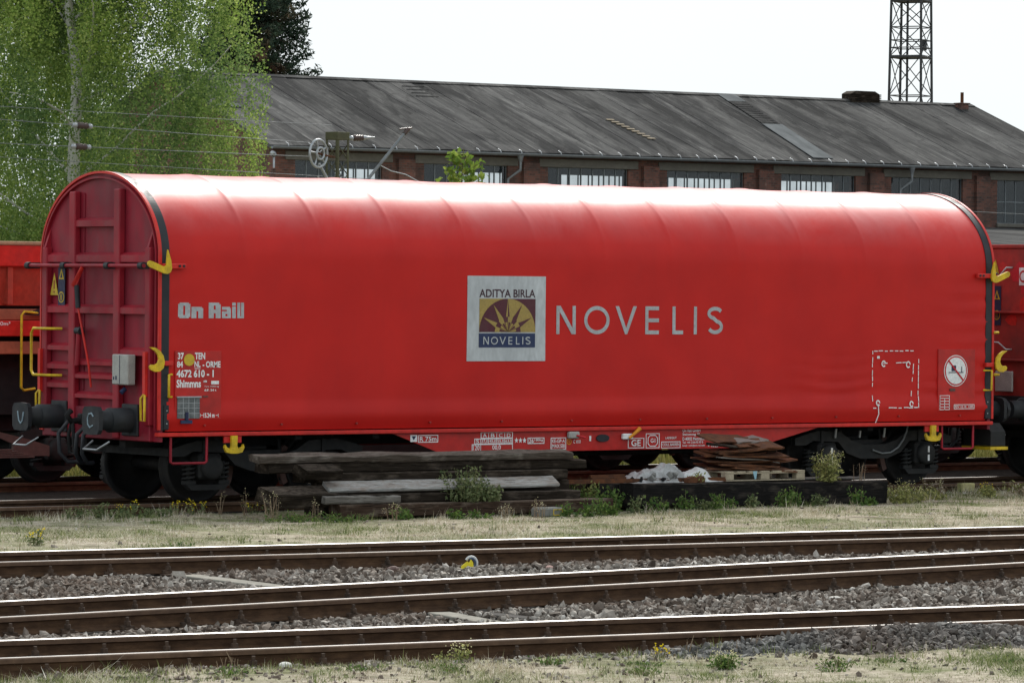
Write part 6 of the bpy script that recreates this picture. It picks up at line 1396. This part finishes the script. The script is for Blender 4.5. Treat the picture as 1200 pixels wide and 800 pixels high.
W((-14.45, -21.15), 'tiny yellow-blossomed plant by the broken boards', .11, .12, 5, 'weed_dry', 323, flower='yellow_flower', leaf=.025, z=-.15)
W((-11.45, -6.2), 'small yellow-flowered weed in the dry grass beyond the first track', .18, .2, 7, 'weed_grey', 324, flower='yellow_flower', leaf=.04)
W((-10.3, -7.3), 'low green weed in the dry grass beyond the first track', .08, .25, 12, 'weed_leaf', 325, leaf=.04)
for i, (x_, y_, h_) in enumerate(((-18.1, -20.5, .17), (-17.95, -20.45, .2), (-14.1, -21.0, .22), (-13.55, -21.1, .24), (-13.4, -21.15, .2), (-13.75, -21.2, .16))): W((x_, y_), 'bent dry straw stalk leaning by the front rail', h_, .12, 4, 'weed_dry', 330+i, group='dry straws by the front rail', dry=True, leaf=.02, dens_=4, z=-.16)
for i in range(14): W((rg.uniform(-18.5, -11), 0), 'tiny green tuft in the foreground dry grass', rg.uniform(.05, .08), .18, 16, 'weed_leaf', 340+i, group='green tufts in the foreground', leaf=.03, dens_=5) if False else None
gt = [(-17.2, -21.0), (-16.6, -21.3), (-15.6, -21.2), (-15.0, -21.6), (-15.3, -22.0), (-13.7, -22.4), (-13.0, -22.2), (-12.4, -22.9), (-18.3, -20.9), (-14.0, -22.7)]
for i, (x_, y_) in enumerate(gt): W((x_, y_), 'tiny green tuft in the foreground dry grass', .05+.02*(i % 3), .22, 16, 'weed_leaf', 340+i, group='green tufts in the foreground', leaf=.028, dens_=5)

# ------------------------------------------------------------------ trees
def limb(m_, p0, d, L_, r0, r1, rg_, n=6, bend=.15, droop=0):
    pts = [Vector(p0)]; d = Vector(d).normalized()
    for i in range(n):
        d = (d+Vector((rg_.normal(0, bend), rg_.normal(0, bend), rg_.normal(0, bend)-droop))).normalized(); pts.append(pts[-1]+d*(L_/n))
    m_.tube(pts, [r0+(r1-r0)*i/n for i in range(n+1)], 7); return pts
# birch: white stem and limbs, hanging strands of small leaves
rg_ = np.random.default_rng(5)
birch = thing('birch_tree', 'tall light green birch with white stems and hanging twigs', 'tree', (10.3, 30.0, -.45))
birch.scale = (1.2, 1.2, 1.2)
m_ = MB(); trunk = [(0, 0, 0), (.02, 0, 2.5), (.0, 0, 4.8), (.06, 0, 6.2), (-.06, .1, 7.4), (.1, .1, 9.5), (.2, .2, 12.5)]
m_.tube(trunk, [.15, .125, .105, .09, .075, .05, .02], 10); m_.build('trunk', 'birch_bark', birch)
anch = []
for i in range(46):
    z0 = rg_.uniform(1.6, 10.5); a = rg_.uniform(0, 2*np.pi); m_ = MB(); el = rg_.uniform(.25, 1.1); L_ = rg_.uniform(2.0, 3.9)*(1-.035*abs(z0-4.5))
    k = min(len(trunk)-2, max(0, sum(1 for t in trunk if t[2] <= z0)-1)); t0, t1 = Vector(trunk[k]), Vector(trunk[k+1]); p0 = t0.lerp(t1, (z0-t0.z)/(t1.z-t0.z))
    pts = limb(m_, p0, (math.cos(a), math.sin(a), el), L_, rg_.uniform(.022, .045), .008, rg_, 8, .10, .015); m_.build('branch', 'birch_bark', birch)
    for _ in range(62):
        t = rg_.uniform(.15, 1); q = t*8; kk = min(7, int(q)); p = pts[kk].lerp(pts[kk+1], q-kk); anch.append(p+Vector(rg_.normal(0, .30, 3)))
for _ in range(2100):   # outer shell of twig ends
    u_ = rg_.normal(size=3); u_ /= np.linalg.norm(u_); r_ = rg_.uniform(.6, 1.0)
    anch.append(Vector((u_[0]*3.35*r_, u_[1]*3.2*r_, 5.8+u_[2]*4.9*r_)))
LC = []; LS = []
for p in anch:
    if p.z < .6 or math.hypot(p.x, p.y) > 3.75: continue
    # a gap in the crown where the stem shows
    if 5.0 < p.z < 9.0 and abs(p.x*.807-p.y*.59) < .28 and p.x*.59+p.y*.807 < .1 and rg_.random() < .8: continue
    L_ = rg_.uniform(.5, 1.35); k = int(64*L_/.9); dx, dy = rg_.normal(0, .22, 2)
    for _ in range(k):
        t = rg_.random(); LC.append((p.x+dx*t+rg_.normal(0, .055), p.y+dy*t+rg_.normal(0, .055), p.z-L_*t+rg_.normal(0, .03))); LS.append(rg_.uniform(.036, .062))
V, F = leaf_quads(np.array(LC), np.array(LS), rg_, .5, .75); link('crown', np_mesh('crown', V, F, 'birch_leaf'), birch)
b2 = birch.copy(); COL.objects.link(b2); b2.location = (12.2, 39.0, -.6); b2.rotation_euler = (0, 0, 2.1); b2.scale = (1.35, 1.35, 1.3); b2['label'] = 'second birch standing behind the first, filling the gaps of its crown'
for ch in list(birch.children):
    c = ch.copy(); COL.objects.link(c); c.parent = b2
birch['group'] = b2['group'] = 'birches behind the train'
# spruce behind the hall
spr = thing('spruce_tree', 'dark spruce with brown cone clusters rising behind the hall roof', 'tree', (66.2, 110.0, -.12))
m_ = MB(); m_.tube([(0, 0, 0), (0, 0, 22.5)], [.35, .04], 8); m_.build('trunk', 'dark_bark', spr)
LC = []; LS = []; LD = []; m_ = MB()
z = 6.0
while z < 22:
    Rz = 5.2*(1-(z/23.0))**.85+.2
    for i in range(9):
        a = rg_.uniform(0, 2*np.pi); L_ = Rz*rg_.uniform(.72, 1.12); dr = rg_.uniform(.12, .30)
        for q in np.linspace(.12, 1, int(10+L_*6)):
            c = np.array([math.cos(a)*L_*q, math.sin(a)*L_*q, z-L_*q*dr+.32*L_*max(0, q-.72)])
            for _ in range(9):
                w = .42*(1.05-q*.75); LC.append(c+rg_.normal(0, 1, 3)*np.array([w*.6, w*.6, .09])-np.array([0, 0, rg_.random()*.28])); LS.append(rg_.uniform(.16, .34))
        m_.tube([(0, 0, z), (math.cos(a)*L_*.9, math.sin(a)*L_*.9, z-L_*.9*dr)], [.05, .012], 4, False)
    z += .42
m_.build('branch', 'dark_bark', spr, fix=False)
V, F = leaf_quads(np.array(LC), np.array(LS), rg_, .3, .30); link('crown', np_mesh('crown', V, F, 'spruce_needle'), spr)
# sapling between train and hall: sparse broad leaves
sap = thing('sapling', 'young sapling with sparse broad bright leaves peeking over the hood', 'tree', (5.42, 9.5, -.12))
m_ = MB(); m_.tube([(0, 0, 0), (.05, 0, 2.5), (0, 0, 4.2), (.05, 0, 5.1)], [.05, .035, .02, .006], 7); m_.build('trunk', 'green_stem', sap)
LC = []; LS = []; m_ = MB()
for i in range(60):
    z0 = rg_.uniform(2.8, 5.0); a = rg_.uniform(0, 2*np.pi); L_ = rg_.uniform(.12, .36)*(1 if z0 < 4.8 else .6); e_ = Vector((math.cos(a)*L_, math.sin(a)*L_, z0+L_*.6)); m_.tube([(0, 0, z0), e_], [.008, .004], 4, False)
    for _ in range(10): p = Vector((0, 0, z0)).lerp(e_, rg_.uniform(.35, 1.1)); LC.append(tuple(p+Vector(rg_.normal(0, .05, 3)))); LS.append(rg_.uniform(.07, .14))
m_.build('branch', 'green_stem', sap, fix=False)
V, F = leaf_quads(np.array(LC), np.array(LS), rg_, .6, .8); link('crown', np_mesh('crown', V, F, 'sapling_leaf'), sap)
# shrubs beyond the hopper wagon on the left
for i, (x_, y_, h_, w_) in enumerate(((-3.6, 9.5, 3.35, 1.3), (-5.2, 9.8, 3.2, 1.4))):
    sh = thing('shrub', 'bright leafy shrub showing above the hopper wagon edge', 'shrub', (x_, y_, -.12), 0, 'shrubs beyond the hopper wagon'); LC = []; LS = []; m_ = MB()
    for _ in range(22): a = rg_.uniform(0, 2*np.pi); m_.tube([(0, 0, 0), (math.cos(a)*w_*.5, math.sin(a)*w_*.5, h_*rg_.uniform(.6, .9))], [.025, .006], 5, False)
    m_.build('branch', 'dark_bark', sh, fix=False)
    for _ in range(3600):
        u_ = rg_.normal(size=3); u_ /= np.linalg.norm(u_); r_ = rg_.uniform(.5, 1)**.5; LC.append((u_[0]*w_*r_, u_[1]*w_*r_, h_*.55+u_[2]*h_*.47*r_)); LS.append(rg_.uniform(.06, .11))
    V, F = leaf_quads(np.array(LC), np.array(LS), rg_, .4, .7); link('crown', np_mesh('crown', V, F, 'shrub_leaf'), sh)
